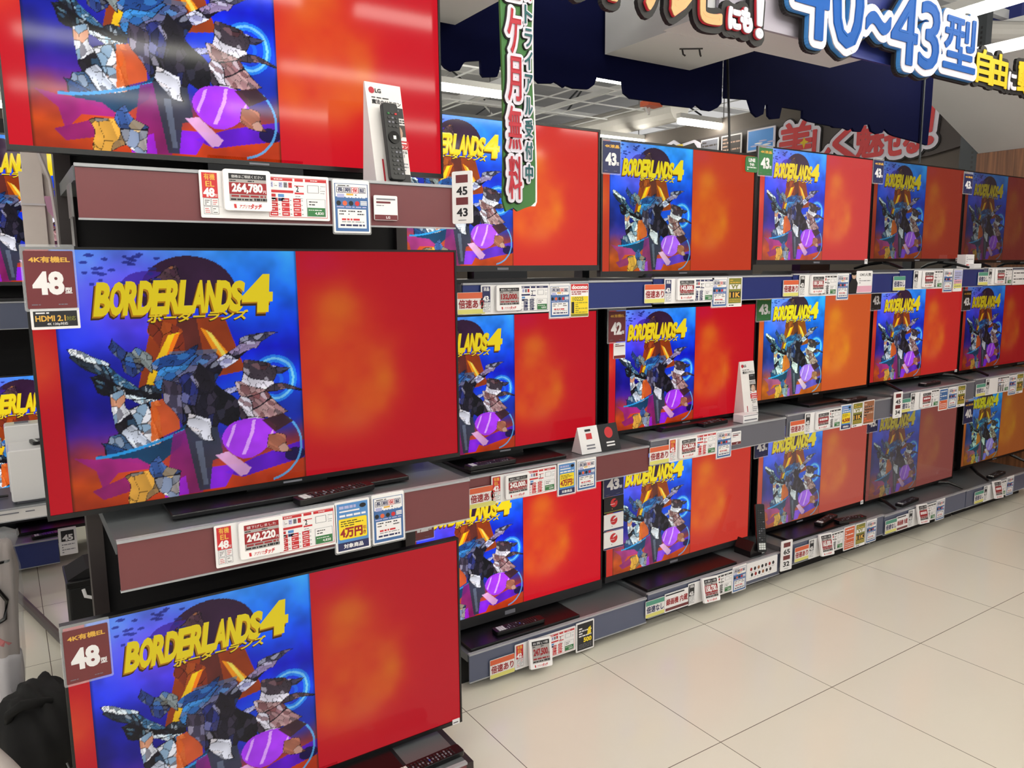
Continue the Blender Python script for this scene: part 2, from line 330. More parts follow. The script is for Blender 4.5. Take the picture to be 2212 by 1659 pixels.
    gunL = lambda x, y: inpoly(x, y, [(.04, .44), (.1, .405), (.40, .56), (.36, .64), (.2, .55)])
    shards(gunL, [(14, 14, 18), (130, 180, 204), (224, 236, 244), (40, 52, 66), (18, 18, 24), (60, 110, 150)], .005, .5, 4, 34)
    shards(lambda x, y: inpoly(x, y, [(.14, .34), (.26, .36), (.38, .46), (.3, .52), (.2, .44)]), [(90, 110, 130), (40, 60, 120), (140, 150, 150), (30, 40, 90), (100, 90, 70), (40, 100, 190)], .005, .9, 2, 22)
    shards(lambda x, y: inpoly(x, y, [(.64, .42), (.83, .345), (.86, .42), (.7, .49)]) | inpoly(x, y, [(.70, .49), (.93, .50), (.88, .55), (.7, .56)]), [(176, 178, 226), (222, 222, 246), (110, 110, 168), (60, 58, 84), (150, 130, 170)], .004, -.35, 4, 26)
    shards(lambda x, y: ell(x, y, .77, .62, .13, .12), [(214, 206, 222), (150, 104, 110), (120, 60, 60), (232, 226, 238), (84, 40, 44), (190, 150, 150), (60, 50, 60)], .005, .4, 2, 20)
    shards(lambda x, y: ell(x, y, .27, .66, .085, .12), [(26, 22, 28), (40, 36, 48), (160, 110, 90), (232, 232, 238), (206, 90, 26), (60, 110, 150)], .005, 1.3, 2.5, 18)
    shards(lambda x, y: ell(x, y, .19, .765, .09, .05), [(22, 24, 34), (196, 202, 216), (60, 90, 126), (24, 60, 110)], .006)
    solid(inpoly(cx, cy, [(.33, .60), (.44, .58), (.44, .72), (.32, .76)]), (222, 90, 20), .85)
    solid(inpoly(cx, cy, [(.42, .40), (.62, .40), (.60, .52), (.42, .54)]), (56, 130, 206), .5)
    shards(lambda x, y: ell(x, y, .53, .47, .11, .08), [(60, 140, 214), (30, 70, 140), (200, 206, 226), (110, 110, 150), (24, 22, 40)], .005, -.5, 2.5, 18)
    shards(lambda x, y: inpoly(x, y, [(.40, .52), (.50, .47), (.66, .50), (.70, .70), (.58, .78), (.42, .74)]), [(30, 26, 36), (58, 56, 78), (150, 148, 186), (214, 206, 228), (20, 18, 26), (40, 48, 120), (70, 60, 80), (16, 16, 22), (26, 24, 36)], .005, 1.1, 2.5, 16)
    solid(inpoly(cx, cy, [(.10, .79), (.20, .80), (.36, .77), (.47, .70), (.44, .79), (.34, .86), (.22, .83)]), (12, 60, 96), .95)
    band = np.abs(cy - (.80 - .4 * np.clip(cx - .12, 0, 1) ** 1.6)); solid((band < .006) & (cx > .1) & (cx < .46), (40, 150, 220), .9)
    solid(inpoly(cx, cy, [(.02, .79), (.1, .805), (.26, .82), (.33, .87), (.18, .87), (.12, .93), (.10, .85)]), (156, 32, 120), .95)
    solid(inpoly(cx, cy, [(.08, .93), (.24, .88), (.28, .94), (.12, .97)]), (140, 26, 110), .9)
    solid(inpoly(cx, cy, [(.41, .74), (.48, .72), (.52, 1.0), (.36, 1.0)]), (126, 24, 110), .85)
    solid(ell(cx + .04 * (n1 - .5), cy + .05 * (n2 - .5), .735, .79, .125, .085), (164, 54, 232)); sw = np.sin(cx * 60 + 9 * n1 + cy * 20)
    solid(ell(cx + .04 * (n1 - .5), cy + .05 * (n2 - .5), .735, .79, .115, .075) & (sw > .86), (240, 200, 255), .7)
    solid(inpoly(cx, cy, [(.62, .93), (.76, .88), (1, .83), (1, .91), (.84, .935), (.7, .96)]), (84, 16, 190), .95); solid(ell(cx, cy, .95, .89, .05, .03), (20, 10, 60), .9)
    solid(inpoly(cx, cy, [(.54, .9), (.68, .9), (.62, .99), (.52, .99)]), (120, 26, 226), .9); solid(inpoly(cx, cy, [(.36, .95), (.45, .92), (.46, 1), (.36, 1)]), (160, 30, 214), .9)
    arc = np.abs(np.hypot((cx - .82) * A, (cy - .84)) - .15); solid((arc < .005) & (cx > .84) & (cy > .72), (90, 170, 230), .9)
    solid(inpoly(cx, cy, [(.80, .72), (.9, .70), (.95, .74), (.86, .78)]), (60, 30, 30), .9); shards(lambda x, y: inpoly(x, y, [(.80, .78), (.88, .8), (.9, .88), (.82, .86)]), [(150, 90, 70), (60, 30, 30), (210, 180, 170)], .004)
    solid(inpoly(cx, cy, [(.46, .72), (.60, .73), (.62, .86), (.57, .87), (.55, .99), (.505, .99)]), (48, 52, 68), .95); solid(inpoly(cx, cy, [(.50, .78), (.53, .78), (.545, .97), (.525, .97)]), (96, 104, 124), .8)
    shards(lambda x, y: ell(x, y, .545, .74, .05, .035), [(190, 190, 200), (226, 214, 214), (70, 70, 80)], .004)
    solid(inpoly(cx, cy, [(.585, .85), (.64, .84), (.74, .925), (.72, .95), (.69, .955)]), (214, 160, 206), .95)
    shards(lambda x, y: inpoly(x, y, [(.19, .88), (.32, .835), (.40, .95), (.40, 1), (.30, 1)]), [(206, 150, 60), (226, 220, 210), (40, 70, 130), (60, 90, 150), (90, 80, 84), (30, 40, 70)], .005, 1.2, 1.5, 12)
    shards(lambda x, y: inpoly(x, y, [(.0, .95), (.06, .9), (.16, .98), (.2, 1), (.0, 1)]), [(30, 12, 26), (50, 16, 40), (90, 20, 50)], .0, .8, 3, 14)
    ed = np.clip((.012 - np.minimum(cx, 1 - cx)) / .012, 0, 1)[:, None] * .45; img = img * (1 - ed)
    col[inside] = img
    nS = len(S)
    verts = np.stack([s, np.zeros_like(s), -t], 1)
    i, j = np.meshgrid(np.arange(NT - 1), np.arange(nS - 1), indexing='ij'); a = (i * nS + j).ravel()
    faces = np.stack([a + nS, a + nS + 1, a + 1, a], 1).tolist()
    V = verts.tolist(); C = np.clip(col, 0, 255).tolist()
    # the title, letter by letter
    def title(txt, x0, z0, x1, z1, bold, y, c, thick, sl, rise=0.0):
        b, _ = text_mesh(txt, 0.0); lo, hi = b.min(0), b.max(0); v, f = text_mesh(txt, bold); k = len(V)
        for p in v:
            u = (p[0] - lo[0]) / (hi[0] - lo[0]); w_ = (p[1] - lo[1]) / (hi[1] - lo[1])
            V.append((x0 + (x1 - x0) * u + sl * (w_ - .5), y - (p[2] / bold * thick if bold else 0), -(z0 + (z1 - z0) * (1 - w_)) + rise * u)); C.append(c)
        for q_ in f: faces.append([k + m_ for m_ in q_])
    letters = 'BORDERLANDS'; x = .122; wd = (.432 - .122) / len(letters)
    for n, ch in enumerate(letters):
        a0 = x + n * wd; zt = .128 + .01 * abs(n - 5) / 5 * 0.6 - .004; zb = .243 + .0 * n
        wl = wd * .90
        for dx, dz, cc, y, bb in ((-.006, .014, (70, 44, 16), -.0004, .05), (-.004, .009, (178, 120, 16), -.0006, .035), (0, 0, (232, 206, 30), -.0009, .05)):
            title(ch, a0 + dx, zt + dz, a0 + wl + dx, zb + dz, bb, y, cc, .0001, .010)
    for dx, dz, cc, y, bb in ((-.006, .018, (70, 44, 16), -.0010, .05), (-.004, .010, (186, 126, 16), -.0012, .04), (0, 0, (236, 210, 30), -.0014, .06)):
        title('4', .435 + dx, .108 + dz, .492 + dx, .245 + dz, bb, y, cc, .0001, .006)
    for dx, dz, cc, y in ((-.002, .005, (60, 40, 16), -.0011), (0, 0, (232, 200, 36), -.0014)):
        title('ボーダーランズ', .222 + dx, .245 + dz, .436 + dx, .283 + dz, .035, y, cc, .0001, .006)
    me = bpy.data.meshes.new('screen'); me.from_pydata(V, [], faces)
    C = np.array(C) / 255; Cl = np.where(C <= .04045, C / 12.92, ((C + .055) / 1.055) ** 2.4)
    at = me.attributes.new('Col', 'FLOAT_COLOR', 'POINT'); buf = np.ones((len(V), 4), np.float32); buf[:, :3] = Cl; at.data.foreach_set('color', buf.ravel())
    me.materials.append(MATS['screen_picture']); me.update()
    return me
PICTURE = make_picture()

# ------------------------------------------------------------------ televisions
def television(label, x, y, ztop, w, h, zshelf, hue=.5, sat=1.0, gain=1.0, haze=0.0, warm=0.0, bez=.006, chin=.014, stand='legs', group=None, sticker=False, base_front=.14, base_w=.5, base_dx=0.0, thick=.05):
    """x, ztop: left and top edge of the lit picture; y: its plane; zshelf: what the stand rests on"""
    r = thing('television', label, 'television', (x + w / 2, y, zshelf), group=group)
    T = ztop - zshelf; Bm = T - h; X = w / 2
    sc = bpy.data.objects.new('screen', PICTURE); COL.objects.link(sc); sc.parent = r; sc.location = (-X, 0, T); sc.scale = (w, 1, h)
    sc['hue'] = float(hue); sc['sat'] = float(sat); sc['gain'] = float(gain); sc['haze'] = float(haze); sc['warm'] = float(warm)
    f = MB()
    f.box(-X - bez, -.004, T, X + bez, .02, T + bez, 'black'); f.box(-X - bez, -.004, Bm - chin, X + bez, .02, Bm, 'black' if chin < .02 else 'charcoal')
    f.box(-X - bez, -.004, Bm, -X, .02, T, 'black'); f.box(X, -.004, Bm, X + bez, .02, T, 'black')
    bz = f.build('bezel', r)
    g = MB(); g.box(-X, .003, Bm, X, .02, T, 'black_matte'); g.prism([(-X * .8, Bm + .03), (X * .8, Bm + .03), (X * .7, T - h * .35), (-X * .7, T - h * .35)], .02, .02 + thick, 'black_matte')
    g.build('back_housing', r)
    MB().box(base_dx - .02, -.0055, Bm - chin * .75, base_dx + .03, -.004, Bm - chin * .35, 'grey_print').build('badge', bz)
    if stand == 'slab':
        z = Bm - chin
        MB().prism([(base_dx - .11, .012), (base_dx + .11, .012), (base_dx + .1, z + .04), (base_dx - .1, z + .04)], .022, .06, 'black').build('stand_neck', r)
        MB().box(base_dx - base_w / 2, -base_front, 0.001, base_dx + base_w / 2, .12, .014, 'black').build('stand_base', r, bevel=.003)
    elif stand == 'legs':
        for s in (-1, 1):
            q = s * (X - .17); z = Bm - chin
            q2 = q + s * .06
            b = MB(); b.tube([(q, .02, z + .03), (q, .02, z - .004), (q2 - s * .02, -.05, .03 + .2 * max(z - .04, 0)), (q2, -.128, .008)], [.012, .012, .010, .007], 'black', 6)
            b.tube([(q, .02, z - .002), (q + s * .03, .10, .03), (q2, .16, .008)], [.012, .010, .007], 'black', 6)
            b.build('leg', r)
    elif stand == 'plate':
        z = Bm - chin
        MB().box(-.12, .0, 0.012, .12, .05, z + .02, 'black_gloss').build('stand_neck', r)
        MB().prism([(-base_w / 2, .001), (base_w / 2, .001), (base_w / 2 - .02, .016), (-base_w / 2 + .02, .016)], -base_front, .14, 'black').build('stand_base', r)
    if sticker:
        s_ = MB(); s_.box(X - .030, -.0058, Bm - chin + .001, X - .004, -.004, Bm + .006, 'white'); s_.rect(X - .027, Bm - .006, X - .010, Bm - .003, 'ink', -.0062); s_.build('sticker', bz)
    return r
W48, H48, W43, H43, W42, H42 = 1.063, .598, .941, .529, .930, .523
G3 = 'televisions on the front rack'; GW = 'televisions on the long wall rack'; GB = 'televisions on the rack behind'
television('large black television topmost on the front rack, above the tall printed stand', -.007, .055, 2.445, W48, H48, 1.79, gain=1.2, warm=.0, chin=.012, stand='plate', base_w=.40, base_front=.10, group=G3)
television('large black television in the middle of the front rack, two stacked cards on its corner', 0.0, 0.0, 1.62, W48, H48, .985, gain=.84, chin=.012, stand='slab', base_w=.62, base_front=.08, base_dx=.02, group=G3)
television('large black television lowest on the front rack, a remote before it', .002, .022, .74, W48, H48, .115, gain=.84, haze=.03, chin=.012, stand='plate', base_w=.6, base_front=.12, sticker=True, group=G3)
TSH = [1.52, 1.53, 1.536, 1.552, 1.556]; MSH = [.826, .847, .856, .871, .879]; BSH = [.150, .165, .190, .180, .178]
YW = .50
television('television behind the green hanging sign, top row of the wall rack', 1.077, YW, 2.114, W43, H43, TSH[0], gain=1.3, warm=.03, haze=.02, chin=.022, bez=.010, stand='plate', base_w=.7, base_front=.1, group=GW)
television('television with navy 43 card and a green corner card, top row of the wall rack', 2.043, YW, 2.088, .930, H43, TSH[1], gain=1.0, warm=.07, haze=.01, chin=.022, bez=.009, stand='plate', base_w=.5, base_front=.06, group=GW)
television('television with green 43 card, top row of the wall rack', 3.012, YW, 2.135, .915, H43, TSH[2], gain=1.2, warm=.02, haze=.12, chin=.022, stand='plate', sticker=True, group=GW)
television('dim television below the red and white far sign, top row of the wall rack', 3.948, YW, 2.139, .930, .525, TSH[3], gain=.42, warm=.07, haze=.06, chin=.016, stand='legs', sticker=True, group=GW)
television('darkest television beside the wood wall, top row of the wall rack', 4.908, YW, 2.136, W43, H43, TSH[4], gain=.2, warm=.05, haze=.16, chin=.018, stand='legs', group=GW)
television('television half hidden by the front rack, middle row of the wall rack', 1.085, YW, 1.397, W42, H42, MSH[0], gain=.95, chin=.014, stand='slab', base_w=.44, base_front=.12, base_dx=.0, group=GW)
television('television with maroon 42 card, middle row of the wall rack', 2.085, YW, 1.394, W42, H42, MSH[1], gain=1.0, stand='plate', base_w=.4, base_front=.05, group=GW)
television('orange-tinted television with green 43 card, middle row of the wall rack', 3.046, YW, 1.442, W43, H43, MSH[2], gain=1.1, warm=.14, haze=.02, chin=.014, stand='slab', base_w=.3, base_front=.08, group=GW)
television('television reflecting ceiling lights, middle row of the wall rack', 4.013, YW, 1.450, .952, .531, MSH[3], gain=.85, warm=.02, haze=.02, chin=.012, stand='legs', sticker=True, group=GW)
television('dark television on the last middle shelf, nearest the wood wall', 4.990, YW, 1.440, W43, H43, MSH[4], gain=.42, warm=.01, haze=.01, chin=.016, stand='legs', group=GW)
television('television beside the front rack, bottom row of the wall rack', 1.120, YW, .738, W42, H42, BSH[0], gain=1.15, chin=.040, stand='slab', base_w=.52, base_front=.14, base_dx=-.02, group=GW)
television('television with three red-emblem cards down its side, bottom row of the wall rack', 2.080, YW, .746, W43, H43, BSH[1], gain=1.05, warm=.04, haze=.04, chin=.026, stand='slab', base_w=.58, base_front=.14, base_dx=-.06, group=GW)
television('pinkish television behind the two crossed remotes, bottom row of the wall rack', 3.081, YW, .758, W43, H43, BSH[2], gain=.85, warm=.07, haze=.2, chin=.018, stand='slab', base_w=.5, base_front=.14, base_dx=-.12, sticker=True, group=GW)
television('brownish faded television, bottom row of the wall rack', 4.038, YW, .762, .968, .542, BSH[3], gain=.42, warm=.06, haze=.36, chin=.014, stand='legs', group=GW)
television('amber faded television with navy 40 card, bottom row of the wall rack', 5.105, YW, .765, .886, .498, BSH[4], gain=.42, warm=.22, haze=.06, chin=.014, stand='legs', group=GW)
television('upper television on the rack behind, left of the front rack', -.41, 2.95, 2.29, 1.35, .76, 1.43, gain=1.1, chin=.02, bez=.01, stand='plate', base_w=.7, group=GB)
television('lower television on the rack behind, behind the white speaker box', -.41, 2.95, 1.02, 1.35, .79, .172, gain=1.1, chin=.02, bez=.01, stand='plate', base_w=.7, group=GB)

# ------------------------------------------------------------------ racks and shelves
t = thing('display_rack', 'black steel rack carrying the three large front televisions', 'display rack', (0, 0, 0))
for x in (.086, 1.0): MB().box(x, .25, 0, x + .036, .31, 2.5, 'post_brown').build('upright', t)
MB().box(.122, .27, .06, 1.0, .29, 2.5, 'panel_black').build('back_panel', t)
MB().box(.086, -.10, 0, .122, .25, .07, 'post_brown').build('foot', t); MB().box(1.0, -.10, 0, 1.042, .25, .07, 'post_brown').build('foot', t)
w = MB(); w.box(.028, .52, 1.50, .088, .56, 2.5, 'card_wrap'); w.box(.018, .505, 1.55, .072, .52, 1.84, 'card_wrap'); w.box(.016, .50, 1.752, .074, .523, 1.757, 'wrap_film')
w.build('wrapped_side_post', t)
MB().box(.028, .31, 2.2, .088, .52, 2.24, 'post_brown').build('cross_arm', t); MB().box(.040, .31, 1.52, .078, .52, 1.55, 'post_brown').build('cross_arm', t)
c = MB(); c.tube([(.062, .50, 2.2), (.068, .485, 1.89), (.088, .48, 1.82), (.095, .47, 1.7), (.097, .46, 1.6), (.09, .4, 1.3), (.08, .33, .95)], .0055, 'rubber_cable', 6); c.build('cable', t)
MB().prism([(.070, 1.775), (.076, 1.735), (.088, 1.72), (.1, 1.675), (.107, 1.68), (.104, 1.7), (.108, 1.72), (.104, 1.73), (.103, 1.765), (.105, 1.775)], .475, .478, 'pink_film').build('torn_film', t)
def shelf(label, x0, x1, yf, yb, ztop, fh, col, group, gaps=(), brackets=True, thin=.03):
    r = thing('display_shelf', label, 'shelf', ((x0 + x1) / 2, yb, ztop - thin), group=group); X = (x1 - x0) / 2; yy = yf - yb
    b = MB(); b.box(-X, yy + .006, 0, X, 0, thin, 'shelf_grey')
    b.build('shelf_board', r)
    f = MB(); f.box(-X + .003, yy - .004, thin - fh, X - .003, yy + .002, thin - .004, col); fs = f.build('front_strip', r)
    e = MB(); e.box(-X + .002, yy - .008, thin - .003, X - .002, yy + .006, thin + .004, 'clear_edge'); e.box(-X + .002, yy - .007, thin - fh - .004, X - .002, yy + .003, thin - fh, 'clear_edge')
    e.build('price_rail', fs)
    if brackets:
        for s in (-1, 1):
            g = MB(); px = s * (X - .02)
            g.add([(px - .003, 0, -.055), (px - .003, yy * .85, -.02), (px - .003, yy * .85, 0), (px - .003, 0, 0), (px + .003, 0, -.055), (px + .003, yy * .85, -.02), (px + .003, yy * .85, 0), (px + .003, 0, 0)],
                  [(0, 1, 2, 3), (7, 6, 5, 4), (0, 4, 5, 1), (1, 5, 6, 2), (2, 6, 7, 3), (3, 7, 4, 0)], 'steel')
            g.build('bracket', r)
    return r
GS = 'shelves of the front rack'
shelf('maroon-fronted shelf under the topmost front-rack television', .094, .985, -.15, .248, 1.787, .106, 'maroon', GS, brackets=False)
b = MB(); b.box(-.45, -.34, -.07, -.446, -.26, 0, 'steel'); b.box(-.45, -.30, -.13, -.446, -.285, -.07, 'steel'); b.build('bracket', [o for o in COL.objects if o.name.startswith('display_shelf')][-1])
shelf('maroon-fronted grey shelf under the middle front-rack television', .112, 1.015, -.15, .248, .980, .112, 'maroon', GS)
shelf('maroon-fronted lowest shelf of the front rack, near the floor', .09, .99, -.15, .248, .115, .10, 'maroon', GS, brackets=False)
# wall rack
t = thing('display_rack', 'long dark steel rack along the wall, five bays of televisions', 'display rack', (0, 0, 0))
for k in range(6): MB().box(1.265 + .9 * k, .78, 0, 1.305 + .9 * k, .84, 2.02, 'dark_steel').build('upright', t)
for k in range(5): MB().box(1.305 + .9 * k, .80, .10, 2.165 + .9 * k, .815, 1.46, 'panel_black').build('back_panel', t)
BAY = ['first wall bay beside the front rack', 'second wall bay', 'third wall bay', 'fourth wall bay', 'last wall bay by the wood wall']
GWS = 'shelves of the long wall rack'
tc = ['blue_strip', 'blue_strip', 'blue_strip', 'blue_strip', 'steel_blue']; mc = ['maroon', 'grey_strip', 'grey_strip', 'grey_strip', 'grey_strip']; bc = ['steel_blue'] * 5
for k in range(5):
    x0 = 1.287 + .9 * k; x1 = min(x0 + .896, 6.0)
    shelf('blue-fronted top shelf of the ' + BAY[k], x0, x1, .35, .78, TSH[k], .102, tc[k], GWS)
    shelf(('maroon' if k == 0 else 'grey') + '-fronted middle shelf of the ' + BAY[k], x0, x1, .35, .78, MSH[k], .104, mc[k], GWS)
    r = shelf('blue-grey base deck of the ' + BAY[k], x0, x1, .35, .78, BSH[k], .108, 'steel_blue', GWS, brackets=False)
    MB().box(-(x1 - x0) / 2 + .01, -.36, -(BSH[k] - .03), (x1 - x0) / 2 - .01, -.01, -.002, 'black_matte').build('kick_box', r)

# ------------------------------------------------------------------ price tags and cards
def card_base(mb, w, h, m='paper', d=.003): mb.rbox(0, 0, 0, w, d, h, .003, m, 2)
def bars(mb, x0, z0, x1, z1, n, m, y, fill=.45, seed=0, ragged=True):
    R = random.Random(seed); dz = (z1 - z0) / n
    for i in range(n):
        zz = z0 + dz * (i + .25); x = x0
        while x < x1 - .002:
            l = (x1 - x0) * R.uniform(.08, .3); mb.rect(x, zz, min(x + l, x1), zz + dz * fill, m, y); x += l + (x1 - x0) * .04
            if ragged and R.random() < .15: break
def card_fast(w=.112, h=.076, no=False, dd=0):
    b = MB(); card_base(b, w, h, 'paper')
    b.rect(.001, h * .72, w - .001, h - .001, 'teal_green' if no else 'orange', -.0004); b.rect(.001, .001, w - .001, h * .22, 'pale_yellow', -.0004)
    b.text('倍速なし' if no else '倍速あり', w * .05, h * .28, w * .95, h * .66, 'navy' if no else 'price_red', -.0006, .03)
    return b
def card_panel(code, w=.296, h=.103):
    b = MB(); card_base(b, w, h, 'white'); c1 = {'r': 'red', 'b': 'navy', 'k': 'charcoal'}[code[0]]; num = code[1:]; y = -.0005
    b.rect(.005, h * .42, .038, h - .005, c1, y)
    b.text('有機' if code[0] == 'r' else '液晶', .010, h * .80, .033, h * .93, 'gold' if code[0] == 'r' else 'white', y - .0002, .02)
    if code[0] == 'r': b.text('EL', .013, h * .66, .031, h * .77, 'gold', y - .0002, .02)
    b.text(num, .008, h * .45, .030, h * .62, 'white', y - .0002, .05); b.text('型', .031, h * .45, .037, h * .51, 'white', y - .0002)
    for i in range(2):
        for j in range(2):
            x, z = .006 + i * .017, .008 + j * .018
            b.rect(x, z, x + .0155, z + .0165, 'grey_print', y); b.rect(x + .0008, z + .0008, x + .0147, z + .0157, 'white', y - .0002); bars(b, x + .003, z + .002, x + .013, z + .014, 3, 'ink' if (i + j) % 2 else c1, y - .0004, .4, i + 2 * j)
    tx = .150; tw = w - tx - .006
    b.rect(tx, .006, tx + tw, h - .006, c1, y); b.rect(tx + .0012, .0072, tx + tw - .0012, h - .0072, 'white', y - .0002); y -= .0004
    zt = h - .0072
    for x0, x1 in ((0, .42), (.44, .60), (.62, 1)): b.rect(tx + tw * x0 + .001, zt - .007, tx + tw * x1 - .001, zt - .0005, c1, y); bars(b, tx + tw * x0 + tw * .1, zt - .0055, tx + tw * x1 - tw * .08, zt - .0015, 1, 'white', y - .0002, .5, 3)
    for k in range(5): b.rect(tx + tw * (.02 + .08 * k), zt - .022, tx + tw * (.08 + .08 * k), zt - .010, ('lilac', 'white', 'lilac', 'grey_print', 'red')[k], y); bars(b, tx + tw * (.025 + .08 * k), zt - .020, tx + tw * (.075 + .08 * k), zt - .012, 2, 'ink', y - .0002, .35, k)
    b.rect(tx + tw * .01, zt - .034, tx + tw * .42, zt - .028, c1, y)
    for k in range(2): b.rect(tx + tw * (.02 + .14 * k), zt - .044, tx + tw * (.12 + .14 * k), zt - .037, ('red', 'light_blue')[k] if c1 == 'red' else ('navy', 'light_blue')[k], y); b.rect(tx + tw * (.02 + .14 * k), zt - .053, tx + tw * (.12 + .14 * k), zt - .046, 'navy', y)
    b.text('2', tx + tw * .47, zt - .030, tx + tw * .51, zt - .018, 'ink', y, .03); b.rect(tx + tw * .44, zt - .018, tx + tw * .60, zt - .016, c1, y); b.rect(tx + tw * .44, zt - .036, tx + tw * .60, zt - .032, c1, y)
    bars(b, tx + tw * .45, zt - .048, tx + tw * .59, zt - .038, 2, 'grey_print', y, .3, 5)
    b.rect(tx + tw * .66, zt - .032, tx + tw * .86, zt - .014, 'grey_print', y); b.rect(tx + tw * .67, zt - .031, tx + tw * .85, zt - .015, 'white', y - .0002); bars(b, tx + tw * .89, zt - .034, tx + tw * .98, zt - .012, 4, 'grey_print', y, .25, 9)
    for r_ in range(4):
        for c_ in range(3):
            x = tx + tw * (.02 + .195 * c_); z = .009 + r_ * .0105
            b.rect(x, z, x + tw * .13, z + .0092, c1, y); bars(b, x + tw * .02, z + .002, x + tw * .11, z + .0075, 1, 'white', y - .0002, .4, r_ * 3 + c_); bars(b, x + tw * .14, z + .002, x + tw * .18, z + .0075, 1, 'grey_print', y, .4, r_)
    b.rect(tx + tw * .64, .009, tx + tw * .97, .050, 'grey_print', y); b.rect(tx + tw * .648, .0097, tx + tw * .962, .0493, 'white', y - .0002); b.rect(tx + tw * .65, .010, tx + tw * .96, .030, 'green', y - .0004)
    bars(b, tx + tw * .68, .034, tx + tw * .93, .047, 2, 'ink', y - .0004, .4, 7); b.text('4,830', tx + tw * .78, .013, tx + tw * .93, .020, 'white', y - .0006, .02); bars(b, tx + tw * .67, .022, tx + tw * .9, .028, 1, 'white', y - .0006, .3, 8)
    return b
def esl(label, price, loc, rot=(0, 0, 0), head='価格はご相談ください', hc='ink', band='price_red', light=False, w=.105, h=.092):
    r = thing('price_tag', label, 'price tag', loc, rot, 'electronic price tags')
    c = MB(); c.rbox(0, -.010, 0, w, 0, h, .006, 'case_white', 3); c.text('アプリで', w * .30, .005, w * .52, .013, 'red', -.0103, .02, slant=.25); c.text('タッチ', w * .53, .004, w * .76, .015, 'red', -.0103, .05, slant=.25)
    c.prism([(w * .20, .005), (w * .25, .005), (w * .24, .014), (w * .19, .014)], -.0104, -.0100, 'red'); cs = c.build('case', r)
    d = MB(); x0, x1, z0, z1 = w * .11, w * .90, .020, h - .009; W_ = x1 - x0; H_ = z1 - z0; y = -.0102
    d.rect(x0, z0, x1, z1, 'epaper', y); d.rect(x0, z1 - H_ * .2, x1, z1, hc, y - .0002); d.text(head, x0 + W_ * .07, z1 - H_ * .16, x1 - W_ * .08, z1 - H_ * .05, 'white', y - .0004, .0)
    bars(d, x0 + W_ * .02, z1 - H_ * .3, x0 + W_ * .2, z1 - H_ * .22, 1, 'ink', y - .0002, .5, 1); bars(d, x0 + W_ * .5, z1 - H_ * .3, x0 + W_ * .9, z1 - H_ * .22, 1, 'ink', y - .0002, .5, 2)
    if not light: d.rect(x0, z0 + H_ * .26, x1, z0 + H_ * .68, band, y - .0002)
    if price: d.text(price, x0 + W_ * .08, z0 + H_ * .31, x0 + W_ * .88, z0 + H_ * .63, 'price_red' if light else 'white', y - .0004, .05); d.text('円', x0 + W_ * .905, z0 + H_ * .31, x0 + W_ * .975, z0 + H_ * .42, 'price_red' if light else 'white', y - .0004, .02)
    else: bars(d, x0 + W_ * .12, z0 + H_ * .32, x0 + W_ * .9, z0 + H_ * .62, 1, 'white', y - .0004, .6, 4, False)
    bars(d, x0 + W_ * .05, z0 + H_ * .13, x1 - W_ * .03, z0 + H_ * .25, 1, 'price_red', y - .0002, .55, 5); bars(d, x0 + W_ * .03, z0 + H_ * .01, x0 + W_ * .6, z0 + H_ * .13, 1, 'ink', y - .0002, .5, 6); bars(d, x0 + W_ * .65, z0 + H_ * .01, x1, z0 + H_ * .13, 1, 'ink', y - .0002, .7, 8, False)
    d.build('display', cs)
    return r
def card_warr(w=.096, h=.128):
    b = MB(); b.rbox(-.003, .0005, -.004, w + .003, .0035, h + .002, .004, 'clear', 2); card_base(b, w, h, 'white'); y = -.0005
    b.rect(.004, .004, w - .004, h * .93, 'mid_blue', y); b.rect(.006, h * .68, w - .006, h * .92, 'white', y - .0002)
    bars(b, .012, h * .87, w - .012, h * .91, 1, 'ink', y - .0004, .4, 2)
    for k, ch in enumerate('長期保証'):
        x = .009 + k * (w - .018) / 4; b.rect(x, h * .755, x + (w - .018) / 4 - .001, h * .865, 'red' if k == 2 else 'navy', y - .0004); b.rect(x + .0012, h * .765, x + (w - .018) / 4 - .0022, h * .855, 'white', y - .0006)
        b.text(ch, x + .0025, h * .775, x + (w - .018) / 4 - .0035, h * .847, 'red' if k == 2 else 'navy', y - .0008, .03)
    b.rect(.010, h * .665, w * .30, h * .735, 'lilac', y - .0004); b.rect(w * .36, h * .71, w * .55, h * .745, 'gold', y - .0004); bars(b, w * .34, h * .65, w - .01, h * .71, 1, 'white', y - .0004, .6, 4, False); bars(b, w * .6, h * .70, w - .01, h * .74, 1, 'ink', y - .0004, .5, 4)
    for k in range(4): b.disc(w * (.14 + .17 * k), h * .56, .006, ('ink', 'orange', 'ink', 'red')[k], y - .0004, 12)
    for k in range(3): b.rect(w * .74, h * (.53 + .03 * k), w * .92, h * (.55 + .03 * k), 'white', y - .0004)
    bars(b, .008, h * .47, w * .9, h * .51, 1, 'lilac', y - .0004, .5, 6)
    b.rect(.010, h * .09, w - .010, h * .45, 'white', y - .0002)
    for k in range(3): bars(b, .014 + k * (w - .024) / 3, h * .33, .010 + (k + 1) * (w - .024) / 3, h * .44, 2, 'ink', y - .0004, .4, k + 3)
    bars(b, .020, h * .22, w - .014, h * .29, 1, 'red', y - .0004, .5, 9); bars(b, .020, h * .20, w - .014, h * .215, 1, 'ink', y - .0004, .7, 9, False); bars(b, .016, h * .11, w - .014, h * .18, 1, 'navy', y - .0004, .5, 12, False)
    return b
